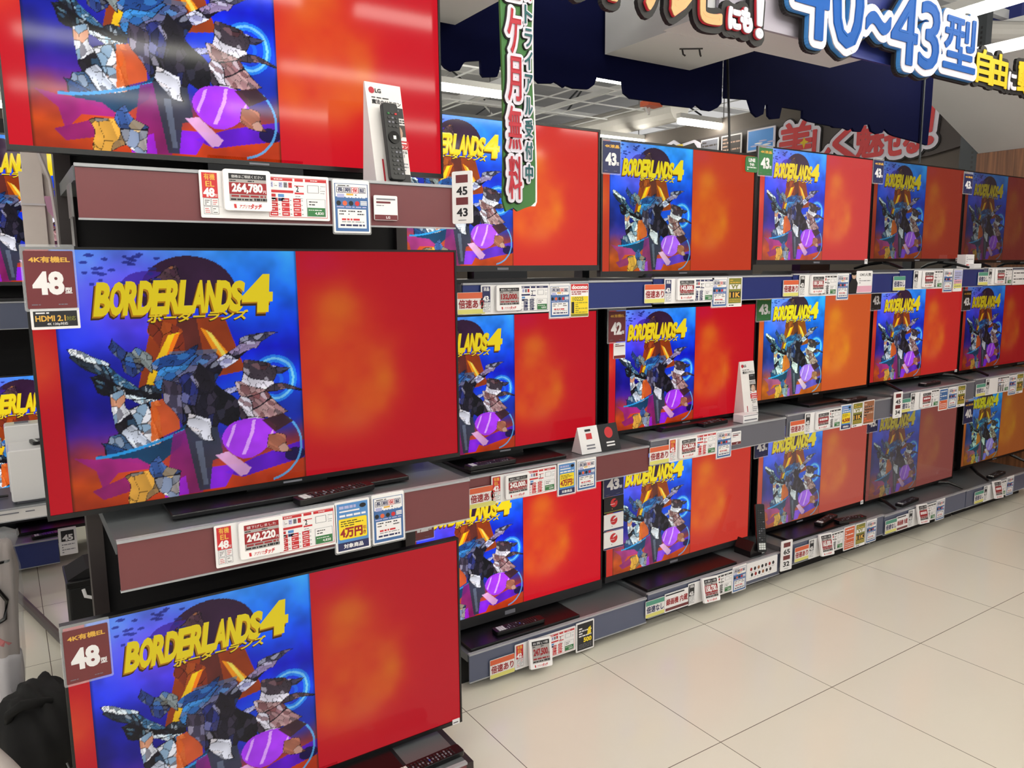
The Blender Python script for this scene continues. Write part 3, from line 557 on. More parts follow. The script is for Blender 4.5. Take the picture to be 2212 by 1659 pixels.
def card_four(big='4万円', w=.093, h=.130):
    b = MB(); b.rbox(-.003, .0005, -.004, w + .003, .0035, h + .002, .004, 'clear', 2); card_base(b, w, h, 'white'); y = -.0005
    b.rect(.005, h * .03, w - .005, h * .96, 'light_blue', y); b.rect(.005, h * .03, w - .005, h * .19, 'navy', y - .0002); b.text('対象商品', w * .22, h * .07, w * .78, h * .155, 'white', y - .0004, .03)
    b.rbox(.009, y - .0006, h * .25, w - .009, y - .0002, h * .66, .004, 'yellow', 3); y -= .0008
    z1 = .47 if '万' in big else .44
    b.text(big, w * .14, h * .29, w * (.76 if '万' in big else .86), h * z1, 'price_red', y, .05)
    if '万' in big: b.text('引', w * .79, h * .39, w * .87, h * .46, 'price_red', y, .03); b.text('き', w * .79, h * .30, w * .87, h * .37, 'price_red', y, .03)
    bars(b, w * .15, h * .50, w * .8, h * .63, 3, 'ink', y, .4, 3); bars(b, w * .12, h * .68, w * .88, h * .76, 1, 'white', y, .5, 5, False); b.rect(w * .12, h * .79, w * .70, h * .82, 'white', y); bars(b, w * .12, h * .84, w * .62, h * .91, 1, 'lilac', y, .8, 6, False); b.disc(w * .80, h * .875, .009, 'ink', y, 12, .006)
    return b
def card_simple(kind, w, h, txt=''):
    b = MB(); y = -.0005
    if kind != 'person': card_base(b, w, h, {'black': 'white', 'photo': 'white'}.get(kind, 'white'))
    if kind == 'docomo':
        b.rect(.002, h * .80, w - .002, h - .002, 'red', y); b.text('docomo', w * .08, h * .84, w * .92, h * .95, 'white', y - .0002, .05); bars(b, w * .06, h * .66, w * .94, h * .78, 2, 'price_red', y, .5, 3)
        b.rect(.002, .003, w - .002, h * .62, 'yellow', y); b.rect(w * .05, h * .12, w * .2, h * .46, 'ink', y - .0002); bars(b, w * .26, h * .12, w * .93, h * .46, 6, 'olive', y - .0002, .4, 5); b.text('10225', w * .12, h * .49, w * .7, h * .60, 'olive', y - .0002, .03); b.rect(.002, .003, w - .002, h * .1, 'olive', y - .0002)
    elif kind == 'green':
        b.rect(.006, h * .12, w - .006, h - .004, 'olive', y); b.rect(.010, h * .30, w - .010, h * .52, 'ink', y - .0002); b.text(txt or '11K', w * .14, h * .33, w * .82, h * .48, 'gold', y - .0004, .05); b.rect(.010, h * .60, w - .010, h * .76, 'paper', y - .0002); b.text('VY', w * .26, h * .62, w * .72, h * .74, 'olive', y - .0004, .05); bars(b, .014, h * .79, w - .014, h * .94, 2, 'gold', y - .0002, .4, 5); bars(b, .012, h * .16, w - .012, h * .28, 2, 'gold', y - .0002, .3, 6); bars(b, .01, h * .02, w - .01, h * .10, 1, 'ink', y, .4, 7)
    elif kind == 'black':
        b.rect(.006, .006, w - .006, h - .006, 'charcoal', y); b.text('500', w * .42, h * .30, w * .84, h * .44, 'yellow', y - .0002, .05); bars(b, w * .15, h * .48, w * .85, h * .82, 4, 'white', y - .0002, .5, 5); b.poly([(w * .60, h * .52), (w * .82, h * .55), (w * .80, h * .80), (w * .66, h * .74)], 'yellow', y - .0004); bars(b, w * .15, h * .10, w * .85, h * .26, 3, 'grey_print', y - .0002, .35, 6)
    elif kind == 'pink':
        b.rect(.004, h * .55, w - .004, h - .004, 'lilac', y); b.rect(.004, h * .36, w - .004, h * .55, 'pink', y); b.rect(.004, .02, w - .004, h * .36, 'pale_yellow', y); bars(b, .012, h * .1, w - .012, h * .9, 8, 'grey_print', y - .0002, .35, 4)
    elif kind == 'orange':
        b.rect(.005, .006, w - .005, h * .45, 'orange', y); b.rect(.005, h * .47, w - .005, h - .005, 'mid_blue' if txt == 'b' else 'orange', y); bars(b, .012, h * .5, w - .012, h * .92, 4, 'white', y - .0002, .4, 4); bars(b, .012, h * .1, w - .012, h * .42, 4, 'paper', y - .0002, .4, 8)
    elif kind == 'photo':
        b.rect(.004, .006, w - .004, h - .004, 'brown_print', y); bars(b, .008, h * .3, w - .008, h * .9, 5, 'skin_print', y - .0002, .6, 4); bars(b, .008, h * .1, w - .008, h * .3, 2, 'orange', y - .0002, .6, 5); bars(b, .01, h * .35, w - .02, h * .8, 4, 'ink', y - .0004, .35, 15)
    elif kind == 'note':
        b.rect(.001, .001, w - .001, h * .22, 'maroon_card', y); b.rect(.006, h * .82, w - .006, h * .88, 'grey_print', y); b.rect(.006, h * .68, w * .7, h * .76, 'maroon_card', y); b.text('LG', w * .5, h * .07, w * .66, h * .16, 'white', y - .0002, .03); bars(b, .006, h * .56, w - .01, h * .64, 1, 'grey_print', y, .4, 2)
    elif kind == 'list': bars(b, .01, h * .1, w - .01, h * .9, 4, 'ink', y, .3, 4); b.rect(.004, h * .96, w - .004, h - .003, 'ink', y)
    elif kind == 'rec':
        b.rect(.004, .006, w - .004, h * .22, 'maroon_card', y); b.rect(.004, h * .88, w * .8, h * .95, 'ink', y); b.text('録画機 内蔵', w * .06, h * .36, w * .94, h * .70, 'price_red', y, .03)
    elif kind == 'icons':
        for r_ in range(2):
            for c_ in range(7 - r_): b.disc(w * (.14 + .12 * c_ + .03 * r_), h * (.62 - .32 * r_), .0085, ('price_red', 'ink', 'brown_print', 'ink', 'photo_dark', 'price_red', 'ink')[c_ - r_], y, 12, .009); bars(b, w * (.10 + .12 * c_), h * (.43 - .32 * r_), w * (.18 + .12 * c_), h * (.48 - .32 * r_), 1, 'grey_print', y, .4, c_)
    elif kind == 'person':
        b.rbox(w * .30, 0, 0, w, .003, h, .008, 'white', 3); b.rect(w * .34, .004, w - .004, h * .32, 'pink', y); b.text('OK!人気', w * .44, h * .76, w * .93, h * .90, 'ink', y, .02); bars(b, w * .42, h * .42, w * .93, h * .70, 3, 'grey_print', y, .35, 4)
        b.prism([(0, 0), (w * .32, 0), (w * .36, h * .45), (w * .27, h * .66), (w * .10, h * .66), (.002, h * .40)], -.001, .002, 'black_matte')
        b.rbox(w * .115, -.0014, h * .64, w * .265, .002, h * .93, w * .07, 'skin_print', 4); b.rbox(w * .10, -.0018, h * .80, w * .28, .0025, h * .97, w * .06, 'black_matte', 4)
    return b
CARDS = [
('T',1,'fast','',1.262,1.416),('T',1,'panel','b43',1.358,1.413),('T',1,'esl','132,000',1.414,1.424),('T',1,'warr','',1.656,1.388),('T',1,'docomo','',1.754,1.387),
('T',2,'fast','',2.134,1.429),('T',2,'panel','b43',2.244,1.424),('T',2,'esl','143,000',2.307,1.437),('T',2,'warr','',2.528,1.400),('T',2,'green','11K',2.628,1.398),
('T',3,'fast','',3.010,1.434),('T',3,'panel','k43',3.128,1.430),('T',3,'esl','181,500',3.200,1.443),('T',3,'warr','',3.424,1.408),('T',3,'person','',3.524,1.437),
('T',4,'slow','',3.920,1.442),('T',4,'panel','k43',4.115,1.445),('T',4,'esl','',4.190,1.455),('T',4,'warr','',4.422,1.424),('T',4,'pink','',4.530,1.424),
('T',5,'slow','',4.812,1.456),('T',5,'panel','k43',4.930,1.452),('T',5,'esl','',5.000,1.462),('T',5,'list','',5.238,1.450),
('M',1,'fast','',1.297,.713),('M',1,'panel','r42',1.391,.718),('M',1,'esl','242,000',1.445,.727),('M',1,'four','4万円',1.694,.694),('M',1,'warr','',1.789,.698),
('M',2,'fast','',2.178,.745),('M',2,'panel','r42',2.290,.741),('M',2,'esl','226,230',2.341,.752),('M',2,'warr','',2.588,.715),('M',2,'note','',2.686,.764),
('M',3,'fast','',3.106,.750),('M',3,'panel','k43',3.220,.751),('M',3,'esl','',3.295,.763),('M',3,'four','4,500',3.516,.734),('M',3,'green','11K',3.614,.735),('M',3,'photo','',3.712,.737),
('M',4,'slow','',4.052,.764),('M',4,'panel','k43',4.166,.763),('M',4,'esl','',4.252,.775),('M',4,'orange','b',4.466,.732),('M',4,'warr','',4.570,.734),('M',4,'green','11K',4.670,.733),
('M',5,'slow','',4.892,.774),('M',5,'panel','k43',5.008,.772),('M',5,'warr','',5.306,.744),('M',5,'green','11K',5.406,.745),
('B',1,'fast','',1.374,.030),('B',1,'panel','r42',1.488,.033),('B',1,'black','500',1.787,.016),
('B',2,'slow','',2.170,.062),('B',2,'rec','',2.284,.058),('B',2,'panel','k43',2.430,.054),('B',2,'warr','',2.726,.042),('B',2,'icons','',2.825,.076),
('B',3,'fast','',3.188,.090),('B',3,'panel','k43',3.302,.083),('B',3,'orange','',3.602,.062),('B',3,'green','11K',3.704,.060),('B',3,'warr','',3.806,.062),
('B',4,'slow','',3.992,.078),('B',4,'rec','',4.104,.072),('B',4,'panel','k43',4.225,.071),('B',4,'warr','',4.524,.054),
('B',5,'slow','',4.980,.078),('B',5,'panel','k43',5.094,.072),('B',5,'warr','',5.394,.060)]
WHERE = {'T': 'top shelf edge', 'M': 'middle shelf edge', 'B': 'base deck edge'}
BAYN = {1: 'first wall bay', 2: 'second wall bay', 3: 'third wall bay', 4: 'fourth wall bay', 5: 'last wall bay'}
for row, bay, kind, txt, x, z in CARDS:
    at = f'{WHERE[row]}, {BAYN[bay]}'; y = .337
    if kind == 'esl':
        esl(f'white electronic price tag{" reading " + txt if txt in ("132,000", "143,000", "242,000") else ""} on {at}', txt, (x, y - .004, z), light=(txt == '132,000'), w=.106, h=.090); continue
    if kind in ('fast', 'slow'): o = card_fast(.112, .076, kind == 'slow').build('feature_card', None, (x, y, z)); tag(o, f'{"green" if kind == "slow" else "orange"}-topped feature card on {at}', 'card', 'feature cards on the wall rack')
    elif kind == 'panel': o = card_panel(txt).build('spec_card', None, (x, y, z)); tag(o, f'wide white spec card, {dict(r="red", b="navy", k="black")[txt[0]]} size block, on {at}', 'card', 'wide spec cards')
    elif kind == 'warr': o = card_warr().build('warranty_card', None, (x, y, z)); tag(o, f'blue and white warranty card on {at}', 'card', 'warranty cards')
    elif kind == 'four': o = card_four(txt, .088, .130).build('discount_card', None, (x, y, z)); tag(o, f'blue discount card with yellow block on {at}', 'card', 'discount cards')
    else:
        nm, lb, w, h = {'docomo': ('carrier_card', 'red and yellow phone carrier card', .088, .128), 'green': ('promotion_card', 'olive and gold promotion card', .094, .130), 'black': ('promotion_card', 'black promotion card with yellow 500', .094, .126),
            'pink': ('promotion_card', 'lilac, pink and yellow promotion card', .096, .126), 'orange': ('promotion_card', 'blue and orange promotion card' if txt == 'b' else 'orange promotion card', .096, .130), 'photo': ('picture_card', 'brown picture card', .10, .130), 'note': ('note_card', 'small cream card with maroon foot', .064, .062),
            'list': ('list_card', 'white card of printed lines', .2, .094), 'rec': ('feature_card', 'red-lettered recorder card' if bay == 2 else 'pale feature card with red lettering', .15 if bay == 2 else .116, .086), 'icons': ('icon_card', 'white card of round icons', .226, .088), 'person': ('standee_card', 'white card with cut-out person in black', .20, .112)}[kind]
        o = card_simple(kind, w, h, txt).build(nm, None, (x, y, z)); tag(o, f'{lb} on {at}', 'card', None)
# the price tags clipped low on the base deck, leaning
for bay, x, z, price, ry in ((1, 1.532, .037, '247,500', 6), (2, 2.492, .062, '158,730', 4), (3, 3.355, .096, '165,000', 4), (4, 4.275, .090, '', 4), (5, 5.165, .088, '', 4)):
    esl(f'white leaning price tag{" reading 247,500" if bay == 1 else ""} clipped low on the {"first" if bay == 1 else ["second", "third", "fourth", "rightmost"][bay - 2]} wall bay\'s base deck', price, (x, .305, z), (math.radians(-14), math.radians(ry), 0), light=(bay == 1), w=.106, h=.112, head='お買い得')
# front rack cards
y = -.163
o = card_panel('r48').build('spec_card', None, (.335, y, 1.688)); tag(o, 'wide white spec card on the topmost maroon shelf edge of the front rack', 'card', 'wide spec cards')
esl('white electronic price tag reading 264,780 on the topmost maroon shelf edge', '264,780', (.383, y - .004, 1.705), w=.105, h=.090)
o = card_warr(.094, .127).build('warranty_card', None, (.641, y, 1.661)); tag(o, 'blue and white warranty card hanging from the topmost maroon shelf edge', 'card', 'warranty cards')
o = card_simple('note', .064, .061).build('note_card', None, (.747, y, 1.694)); tag(o, 'small white card with maroon foot on the topmost maroon shelf', 'card')
o = card_panel('r48').build('spec_card', None, (.317, y, .877)); tag(o, 'wide white spec card on the middle maroon shelf edge of the front rack', 'card', 'wide spec cards')
esl('white electronic price tag reading 242,220 on the middle maroon shelf edge', '242,220', (.370, y - .004, .890), w=.104, h=.092, head='値下げしました', hc='price_red')
o = card_four('4万円', .094, .134).build('discount_card', None, (.611, y, .850)); tag(o, 'blue discount card with yellow block on the middle maroon shelf edge', 'card', 'discount cards')
o = card_warr(.092, .134).build('warranty_card', None, (.712, y, .852)); tag(o, 'blue and white warranty card on the middle maroon shelf edge', 'card', 'warranty cards')
# size cards on the televisions
def size_card(label, x, y, z, w, h, num, col, head='4K液晶', hm='gold', cut=0):
    b = MB(); b.rbox(-.006, .001, -.006, w + .004, .0035, h + .014, .004, 'clear', 2); b.rbox(0, 0, 0, w, .003, h, .002, col, 2); y0 = -.0006
    b.text(head, w * .10, h * .80, w * .92, h * .90, hm, y0, .035); b.text(num, w * .16, h * .26, w * .74, h * .62, 'white', y0, .05); b.text('型', w * .78, h * .26, w * .92, h * .36, 'white', y0, .03)
    bars(b, w * .08, h * .05, w * .5, h * .09, 1, 'grey_print', y0, .4, 2); bars(b, w * .62, h * .05, w * .93, h * .09, 1, 'grey_print', y0, .4, 3)
    o = b.build('size_card', None, (x, y, z)); return tag(o, label, 'card', 'size cards on the televisions')
size_card('maroon 48 card on the corner of the middle front-rack television', -.004, -.014, 1.492, .094, .125, '48', 'maroon_card', '4K有機EL')
b = MB(); b.rbox(0, 0, 0, .094, .002, .046, .002, 'white', 2); b.rect(.005, .006, .089, .040, 'ink', -.0005); b.text('HDMI 2.1', .009, .018, .066, .030, 'gold', -.0007, .03); b.text('対応', .068, .018, .086, .028, 'olive', -.0007, .02); b.text('4K 120p対応', .030, .008, .070, .015, 'white', -.0007, .02); bars(b, .010, .033, .07, .039, 1, 'white', -.0007, .5, 2)
tag(b.build('feature_card', None, (-.001, -.012, 1.446)), 'small black and gold feature card below the maroon 48 card', 'card')
size_card('maroon 48 card on the corner of the lowest front-rack television', 0.0, .010, .603, .095, .132, '48', 'maroon_card', '4K有機EL')
size_card('navy 43 card in crinkled film on a top-row television', 2.036, .488, 1.957, .092, .125, '43', 'navy')
b = MB(); b.rbox(0, 0, 0, .088, .003, .072, .014, 'green', 4); b.text('LINE', .022, .048, .066, .062, 'white', -.0005, .05); b.text('予約', .028, .028, .06, .042, 'white', -.0005, .03); bars(b, .012, .008, .076, .026, 2, 'white', -.0005, .5, 4)
tag(b.build('corner_card', None, (2.896, .488, 2.012)), 'green rounded card on the upper right corner of a top-row television', 'card')
size_card('green 43 card on a top-row television', 2.990, .488, 2.004, .098, .126, '43', 'green')
size_card('navy 43 card on the dim top-row television', 3.922, .488, 2.018, .092, .118, '43', 'navy')
size_card('navy 43 card on the darkest top-row television', 4.866, .488, 2.006, .10, .114, '43', 'navy')
size_card('maroon 42 card on a middle-row television', 2.074, .488, 1.262, .094, .13, '42', 'maroon_card', '4K有機EL')
b = MB(); b.rbox(0, 0, 0, .066, .003, .068, .002, 'white', 2); b.rect(.001, .001, .065, .014, 'maroon_card', -.0005); b.rect(.008, .052, .058, .056, 'maroon_card', -.0005); bars(b, .008, .058, .058, .064, 1, 'ink', -.0005, .5, 2)
tag(b.build('note_card', None, (2.102, .487, 1.190)), 'small white card under the maroon 42 card', 'card')
size_card('green 43 card on the orange-tinted middle-row television', 3.016, .488, 1.312, .105, .125, '43', 'green')
size_card('dark 43 card on the reflecting middle-row television', 3.974, .488, 1.332, .092, .12, '43', 'charcoal')
size_card('dark 43 card on the dark rightmost middle-row television', 4.955, .488, 1.296, .10, .12, '43', 'charcoal')
size_card('maroon 42 card on the bottom-row television beside the front rack', 1.128, .488, .580, .10, .125, '42', 'maroon_card')
size_card('navy 43 card topmost of the cards down a bottom-row television', 2.058, .488, .588, .11, .12, '43', 'navy')
def emblem_card(label, z, h, dark):
    b = MB(); b.rbox(0, 0, 0, .112, .003, h, .002, 'ink' if dark else 'white', 2); b.disc(.056, h * .60, h * .27, 'red', -.0005, 20); b.poly([(.050, h * .62), (.072, h * .72), (.070, h * .82), (.056, h * .74)], 'ink' if dark else 'white', -.0007)
    bars(b, .034, h * .50, .078, h * .56, 1, 'white', -.0007, .5, 3); bars(b, .044, h * .20, .068, h * .28, 1, 'gold' if dark else 'ink', -.0005, .7, 4)
    if not dark: b.rect(0, .001, .112, h * .10, 'navy', -.0005)
    else: b.rect(0, h * .06, .112, h * .11, 'olive', -.0005)
    return tag(b.build('emblem_card', None, (2.058, .488, z)), label, 'card', 'red emblem cards')
emblem_card('black card with red round emblem below the navy 43 card', .512, .074, True)
emblem_card('white card with red round emblem, between the black card and another white one', .432, .076, False)
emblem_card('lower white card with red round emblem, lowest of the column', .348, .080, False)
size_card('navy 43 card on the pinkish bottom-row television', 3.040, .488, .624, .10, .12, '43', 'navy')
size_card('navy 43 card on the brownish bottom-row television', 4.006, .488, .634, .10, .12, '43', 'navy')
size_card('navy 40 card on the amber bottom-row television', 5.078, .488, .560, .115, .14, '40', 'navy')
# end tags that stick out from the shelf fronts
def end_tag(label, x, y, z, w, h, a, b_, rz):
    b = MB(); b.rbox(0, 0, 0, w, .004, h, .004, 'white', 2); b.rect(w * .2, h * .78, w * .8, h * .93, 'maroon_card', -.0005); b.text(a, w * .24, h * .55, w * .76, h * .70, 'ink', -.0005, .03); b.rect(w * .2, h * .36, w * .8, h * .50, 'maroon_card', -.0005); b.text(b_, w * .24, h * .14, w * .76, h * .29, 'ink', -.0005, .03); b.rect(w * .3, h * .06, w * .7, h * .07, 'ink', -.0005)
    return tag(b.build('aisle_tag', None, (x, y, z), (0, 0, math.radians(rz))), label, 'tag', 'size tags sticking out from shelf ends')
end_tag('white tag at the right end of the topmost maroon shelf', .972, -.160, 1.69, .062, .135, '45', '43', -62)
end_tag('white 45 and 34 tag on the middle shelf edge, fourth wall bay', 3.975, .325, .745, .075, .145, '45', '34', -4)
end_tag('white 65 and 32 tag between second and third base decks', 3.062, .325, .075, .08, .155, '65', '32', -4)

# ------------------------------------------------------------------ remote controls, stands and small things on the shelves
def up_rot(lean, rz):
    return (Matrix.Rotation(math.radians(rz), 3, 'Z') @ Matrix.Rotation(math.radians(-lean), 3, 'X') @ Matrix(((0, -1, 0), (0, 0, -1), (1, 0, 0)))).to_euler()
def remote(label, loc, rot, L=.21, Wd=.046, white_rows=0, ring=False, seed=0, blue=False):
    """lies along local x (foot at x=0), keys up"""
    r = thing('remote_control', label, 'remote control', loc, rot, 'remote controls on the shelves')
    b = MB(); n = 6; pts = []
    b.rbox(0, 0, 0, L, .016, Wd, .008, 'black', 3)
    o = b.build('body', r, bevel=.002); o.rotation_euler = (math.radians(90), 0, 0); o.location = (0, Wd / 2, 0)
    k = MB(); R = random.Random(seed); x = .012
    rows = int((L - .03) / .011)
    for i in range(rows):
        xx = .014 + i * .011
        if ring and abs(xx - L * .55) < .020: continue
        for j in range(3):
            yy = -Wd / 2 + .006 + j * (Wd - .012) / 3
            if i < white_rows: mm = 'key_white'; ww, dd = (Wd - .014) / 3 - .0014, .009
            else: mm = ('key_black', 'grey_print', 'key_black', 'key_black')[R.randrange(4)]; ww, dd = (Wd - .014) / 3 - .004, .0045
            if blue and i == rows // 2 + 1 and j == 1: mm = 'key_blue'
            if i == rows - 1: mm = ('red', 'key_black', 'green')[j] if white_rows == 0 else 'key_black'
            k.box(xx, yy, .0155, xx + dd, yy + ww, .0178, mm)
    if ring:
        cx = L * .55
        k.add([(cx + .016 * math.cos(a * math.pi / 8), .016 * math.sin(a * math.pi / 8), z) for z in (.0155, .019) for a in range(16)], [tuple(range(16, 32))] + [(a, (a + 1) % 16, 16 + (a + 1) % 16, 16 + a) for a in range(16)], 'black_gloss')
        k.box(cx - .005, -.005, .019, cx + .004, .003, .0195, 'key_white')
    ko = k.build('keys', o); ko.matrix_parent_inverse = o.matrix_basis.inverted()
    return r
remote('black remote with white keys on the middle front-rack shelf', (.525, -.125, .986), (0, 0, math.radians(9)), L=.22, white_rows=2, seed=3)
remote('black remote with white keys on the lowest front-rack shelf', (.775, -.105, .116), (0, 0, math.radians(2)), L=.225, white_rows=3, seed=5, blue=True)
remote('black remote on the middle shelf beside the front rack', (1.325, .40, .842), (0, 0, math.radians(2)), L=.21, white_rows=2, seed=6)
remote('black remote lying on the stand base beside the front rack, bottom row', (1.440, .41, .166), (0, 0, math.radians(-2)), L=.225, white_rows=3, seed=8, blue=True)
remote('black remote on the second middle shelf, by the small cream card', (2.58, .43, .848), (0, 0, math.radians(5)), L=.18, seed=9)
remote('left remote of the crossed pair on the third base deck, white keys', (3.480, .415, .206), (0, 0, math.radians(12)), L=.21, white_rows=2, seed=10)
remote('right remote of the crossed pair on the third base deck', (3.600, .385, .207), (0, 0, math.radians(-10)), L=.20, seed=12)
remote('black remote lying alone on the fourth base deck', (4.225, .40, .181), (0, 0, math.radians(6)), L=.22, seed=13, white_rows=1)
remote('black remote lying on the rightmost base deck', (5.295, .40, .179), (0, 0, math.radians(6)), L=.22, seed=14, white_rows=1)
remote('black remote with white keys on the third middle shelf', (3.62, .392, .857), (0, 0, math.radians(4)), L=.2, seed=15, white_rows=1)
remote('black remote with white keys on the fourth middle shelf', (4.42, .42, .872), (0, 0, math.radians(4)), L=.2, seed=16, white_rows=1)
# cradle with a standing remote
t = thing('remote_holder', 'black wedge-shaped holder carrying a standing remote on the second base deck', 'remote holder', (2.955, .43, .166))
MB().prism([(-.055, 0), (.055, 0), (.055, .018), (.035, .02), (-.03, .075), (-.055, .03)], -.05, .05, 'black').build('holder_body', t)
MB().box(.030, -.051, .004, .050, -.0505, .012, 'key_white').build('maker_plate', t)
remote('black remote standing upright in the wedge-shaped holder', (2.962, .366, .186), up_rot(14, -30), L=.235, seed=17, white_rows=3)
# magic-remote display boxes
def display_box(label, loc, w, h, rz, small=False):
    r = thing('display_stand', label, 'display stand', loc, (0, 0, math.radians(rz)))
    b = MB(); d = .07
    b.add([(0, 0, 0), (w, 0, 0), (w, .045, h), (0, .045, h), (0, d, 0), (w, d, 0), (0, .05, h), (w, .05, h)], [(0, 1, 2, 3), (1, 5, 7, 2), (5, 4, 6, 7), (4, 0, 3, 6), (3, 2, 7, 6), (4, 5, 1, 0)], 'paper')
    b.build('folded_card', r)
    p = MB(); y = -.0008
    p.rect(.0005, .0005, w - .0005, h - .0005, 'paper', .0004)
    p.disc(w * .16, h * .935, .0085, 'sign_crimson', y, 20); p.text('LG', w * .26, h * .915, w * .42, h * .955, 'ink', y, .04)
    bars(p, w * .14, h * .855, w * .95, h * .875, 1, 'ink', y, .5, 3); p.text('魔法のリモコン', w * .14, h * .80, w * .95, h * .845, 'ink', y, .03)
    x0 = w * .56
    p.rect(x0, h * .68, w - .001, h * .785, 'charcoal', y); p.rect(x0 + .006, h * .75, w - .014, h * .765, 'grey_print', y - .0002)
    bars(p, x0, h * .62, w, h * .67, 2, 'ink', y, .5, 6); p.rect(x0, h * .49, w, h * .61, 'photo_dark', y); p.disc((x0 + w) / 2, h * .53, .014, 'skin_print', y - .0002, 14, .018); bars(p, x0 + .004, h * .50, w - .004, h * .55, 2, 'paper', y - .0004, .3, 7)
    p.rect(x0, h * .45, w, h * .482, 'white', y); bars(p, x0, h * .455, w, h * .478, 1, 'ink', y - .0002, .6, 4); p.rbox(x0 - .002, y - .001, h * .36, w + .004, y, h * .445, .003, 'red', 2); p.text('AIボタン', x0 + .004, h * .37, w, h * .40, 'white', y - .0012, .03); p.rect(x0 + .004, h * .415, w - .002, h * .428, 'white', y - .0012)
    p.text('話しかける', x0 + .002, h * .315, w - .003, h * .345, 'ink', y, .02); p.text('だけ！', x0 + .008, h * .275, w - .012, h * .305, 'ink', y, .02)
    bars(p, x0 + .004, h * .13, w - .004, h * .26, 4, 'grey_print', y, .35, 9); p.rect(x0 + .004, .001, w - .001, h * .10, 'charcoal', y)
    p.rect(w * .22, .001, w * .27, h * .24, 'sign_crimson', y)
    o = p.build('front_print', r); o.rotation_euler = (-math.atan2(.045, h), 0, 0)
    return r
display_box('tall white printed stand holding a remote on the topmost maroon shelf', (.775, -.12, 1.792), .105, .255, 6)
remote('black remote with a round dial fixed upright on the tall printed stand', (.824, -.130, 1.795), up_rot(10, 6), L=.198, Wd=.044, ring=True, seed=20)
display_box('tall white printed stand on the second middle shelf, beside the small white box', (2.862, .41, .850), .10, .275, 0)
b = MB(); b.box(0, 0, 0, .105, .06, .038, 'white'); b.rect(.008, .010, .097, .016, 'grey_print', -.0005); b.rect(.004, .038 - .006, .101, .038 - .003, 'grey_print', -.0005)
tag(b.build('leaflet_box', None, (2.795, .365, .849), bevel=.001), 'small white box on the second middle shelf', 'box')
for nm, lb, x, dark in (('folded_card', 'white folded card with red square standing on the first middle shelf', 1.853, False), ('folded_card', 'black folded card with red round emblem standing on the first middle shelf', 1.958, True)):
    b = MB(); h = .105; w = .102
    b.add([(0, 0, 0), (w, 0, 0), (w, .035, h), (0, .035, h), (0, .07, 0), (w, .07, 0)], [(0, 1, 2, 3), (5, 4, 3, 2), (0, 3, 4), (1, 5, 2)], 'ink' if dark else 'white')
    def fx(x_, z_): return (x_, .035 * z_ / h - .0008, z_)
    def pl_(pts, m): b.add([fx(*p) for p in pts], [tuple(range(len(pts)))], m)
    if dark: pl_([(w / 2 + .022 * math.cos(a * math.pi / 10), .070 + .022 * math.sin(a * math.pi / 10)) for a in range(20)], 'red')
    else: pl_([(.036, .055), (.066, .055), (.066, .078), (.036, .078)], 'red'); pl_([(.034, .085), (.064, .085), (.064, .094), (.034, .094)], 'ink')
    for k in range(2): pl_([(.03, .016 + .012 * k), (.074, .016 + .012 * k), (.074, .022 + .012 * k), (.03, .022 + .012 * k)], 'white' if dark else 'grey_print')
    tag(b.build(nm, None, (x, .385, .828)), lb, 'card')
b = MB(); b.box(0, 0, 0, .10, .05, .085, 'white'); b.rect(.01, .02, .09, .026, 'red', -.0005); b.box(.04, -.03, 0, .13, 0, .03, 'white'); bars(b, .01, .04, .09, .075, 3, 'grey_print', -.0006, .3, 4)
tag(b.build('leaflet_box', None, (4.815, .42, 1.553)), 'small white leaflet box on the rightmost top shelf', 'box')

# ------------------------------------------------------------------ overhead: canopy, beams, header, hanging boards
struct('trim_1', MB().box(2.2, .11, 2.488, 3.27, .33, 3.3, 'soffit'))
struct('trim_2', MB().box(2.22, .33, 2.486, 2.735, .70, 3.3, 'soffit'))
struct('trim_3', MB().box(.86, .33, 2.49, 1.48, .70, 3.3, 'soffit'))
b = MB(); b.add([(6.025, -4, 2.385), (6.025, .987, 2.385), (4.98, .985, 2.80), (4.98, -4, 2.80), (6.025, -4, 2.45), (6.025, .987, 2.45), (4.98, .985, 2.87), (4.98, -4, 2.87)], [(0, 1, 2, 3), (7, 6, 5, 4), (0, 4, 5, 1), (1, 5, 6, 2), (2, 6, 7, 3), (3, 7, 4, 0)], 'soffit'); struct('trim_4', b)
t = thing('header_board', 'white and blue header board above the wall rack behind the large letters', 'sign board', (2.4, .09, 2.48))
MB().box(-.15, 0, 0, .55, .015, .75, 'header_white').build('white_panel', t); MB().box(.553, 0, -.02, 1.215, .015, .75, 'header_blue').build('blue_panel', t); MB().box(1.217, -.005, -.02, 1.235, .02, .75, 'lamp_body').build('end_post', t)
def navy(label, pts, ztop, x1top=None):
    top = [(pts[-1][0], ztop), (pts[0][0], ztop)]
    o = MB().prism([p for p in pts] + top, .72, .735, 'navy_board').build('hanging_board', None); return tag(o, label, 'sign board', 'navy boards above the wall rack')
NB1 = [(1.30, 2.36), (1.423, 2.358), (1.447, 2.335), (1.472, 2.326), (1.508, 2.334), (1.527, 2.363), (1.541, 2.371), (1.604, 2.383), (1.606, 2.334), (1.618, 2.322), (1.68, 2.331), (1.689, 2.351), (1.694, 2.376), (1.822, 2.368), (1.855, 2.353), (1.887, 2.331), (1.954, 2.339), (1.963, 2.348), (1.988, 2.34), (2.014, 2.329), (2.023, 2.339), (2.067, 2.332), (2.147, 2.338), (2.178, 2.359), (2.194, 2.394), (2.342, 2.393), (2.352, 2.345), (2.391, 2.326), (2.582, 2.329), (2.593, 2.321), (2.785, 2.326), (2.807, 2.344), (2.852, 2.324), (2.909, 2.324), (2.954, 2.344), (2.982, 2.37)]
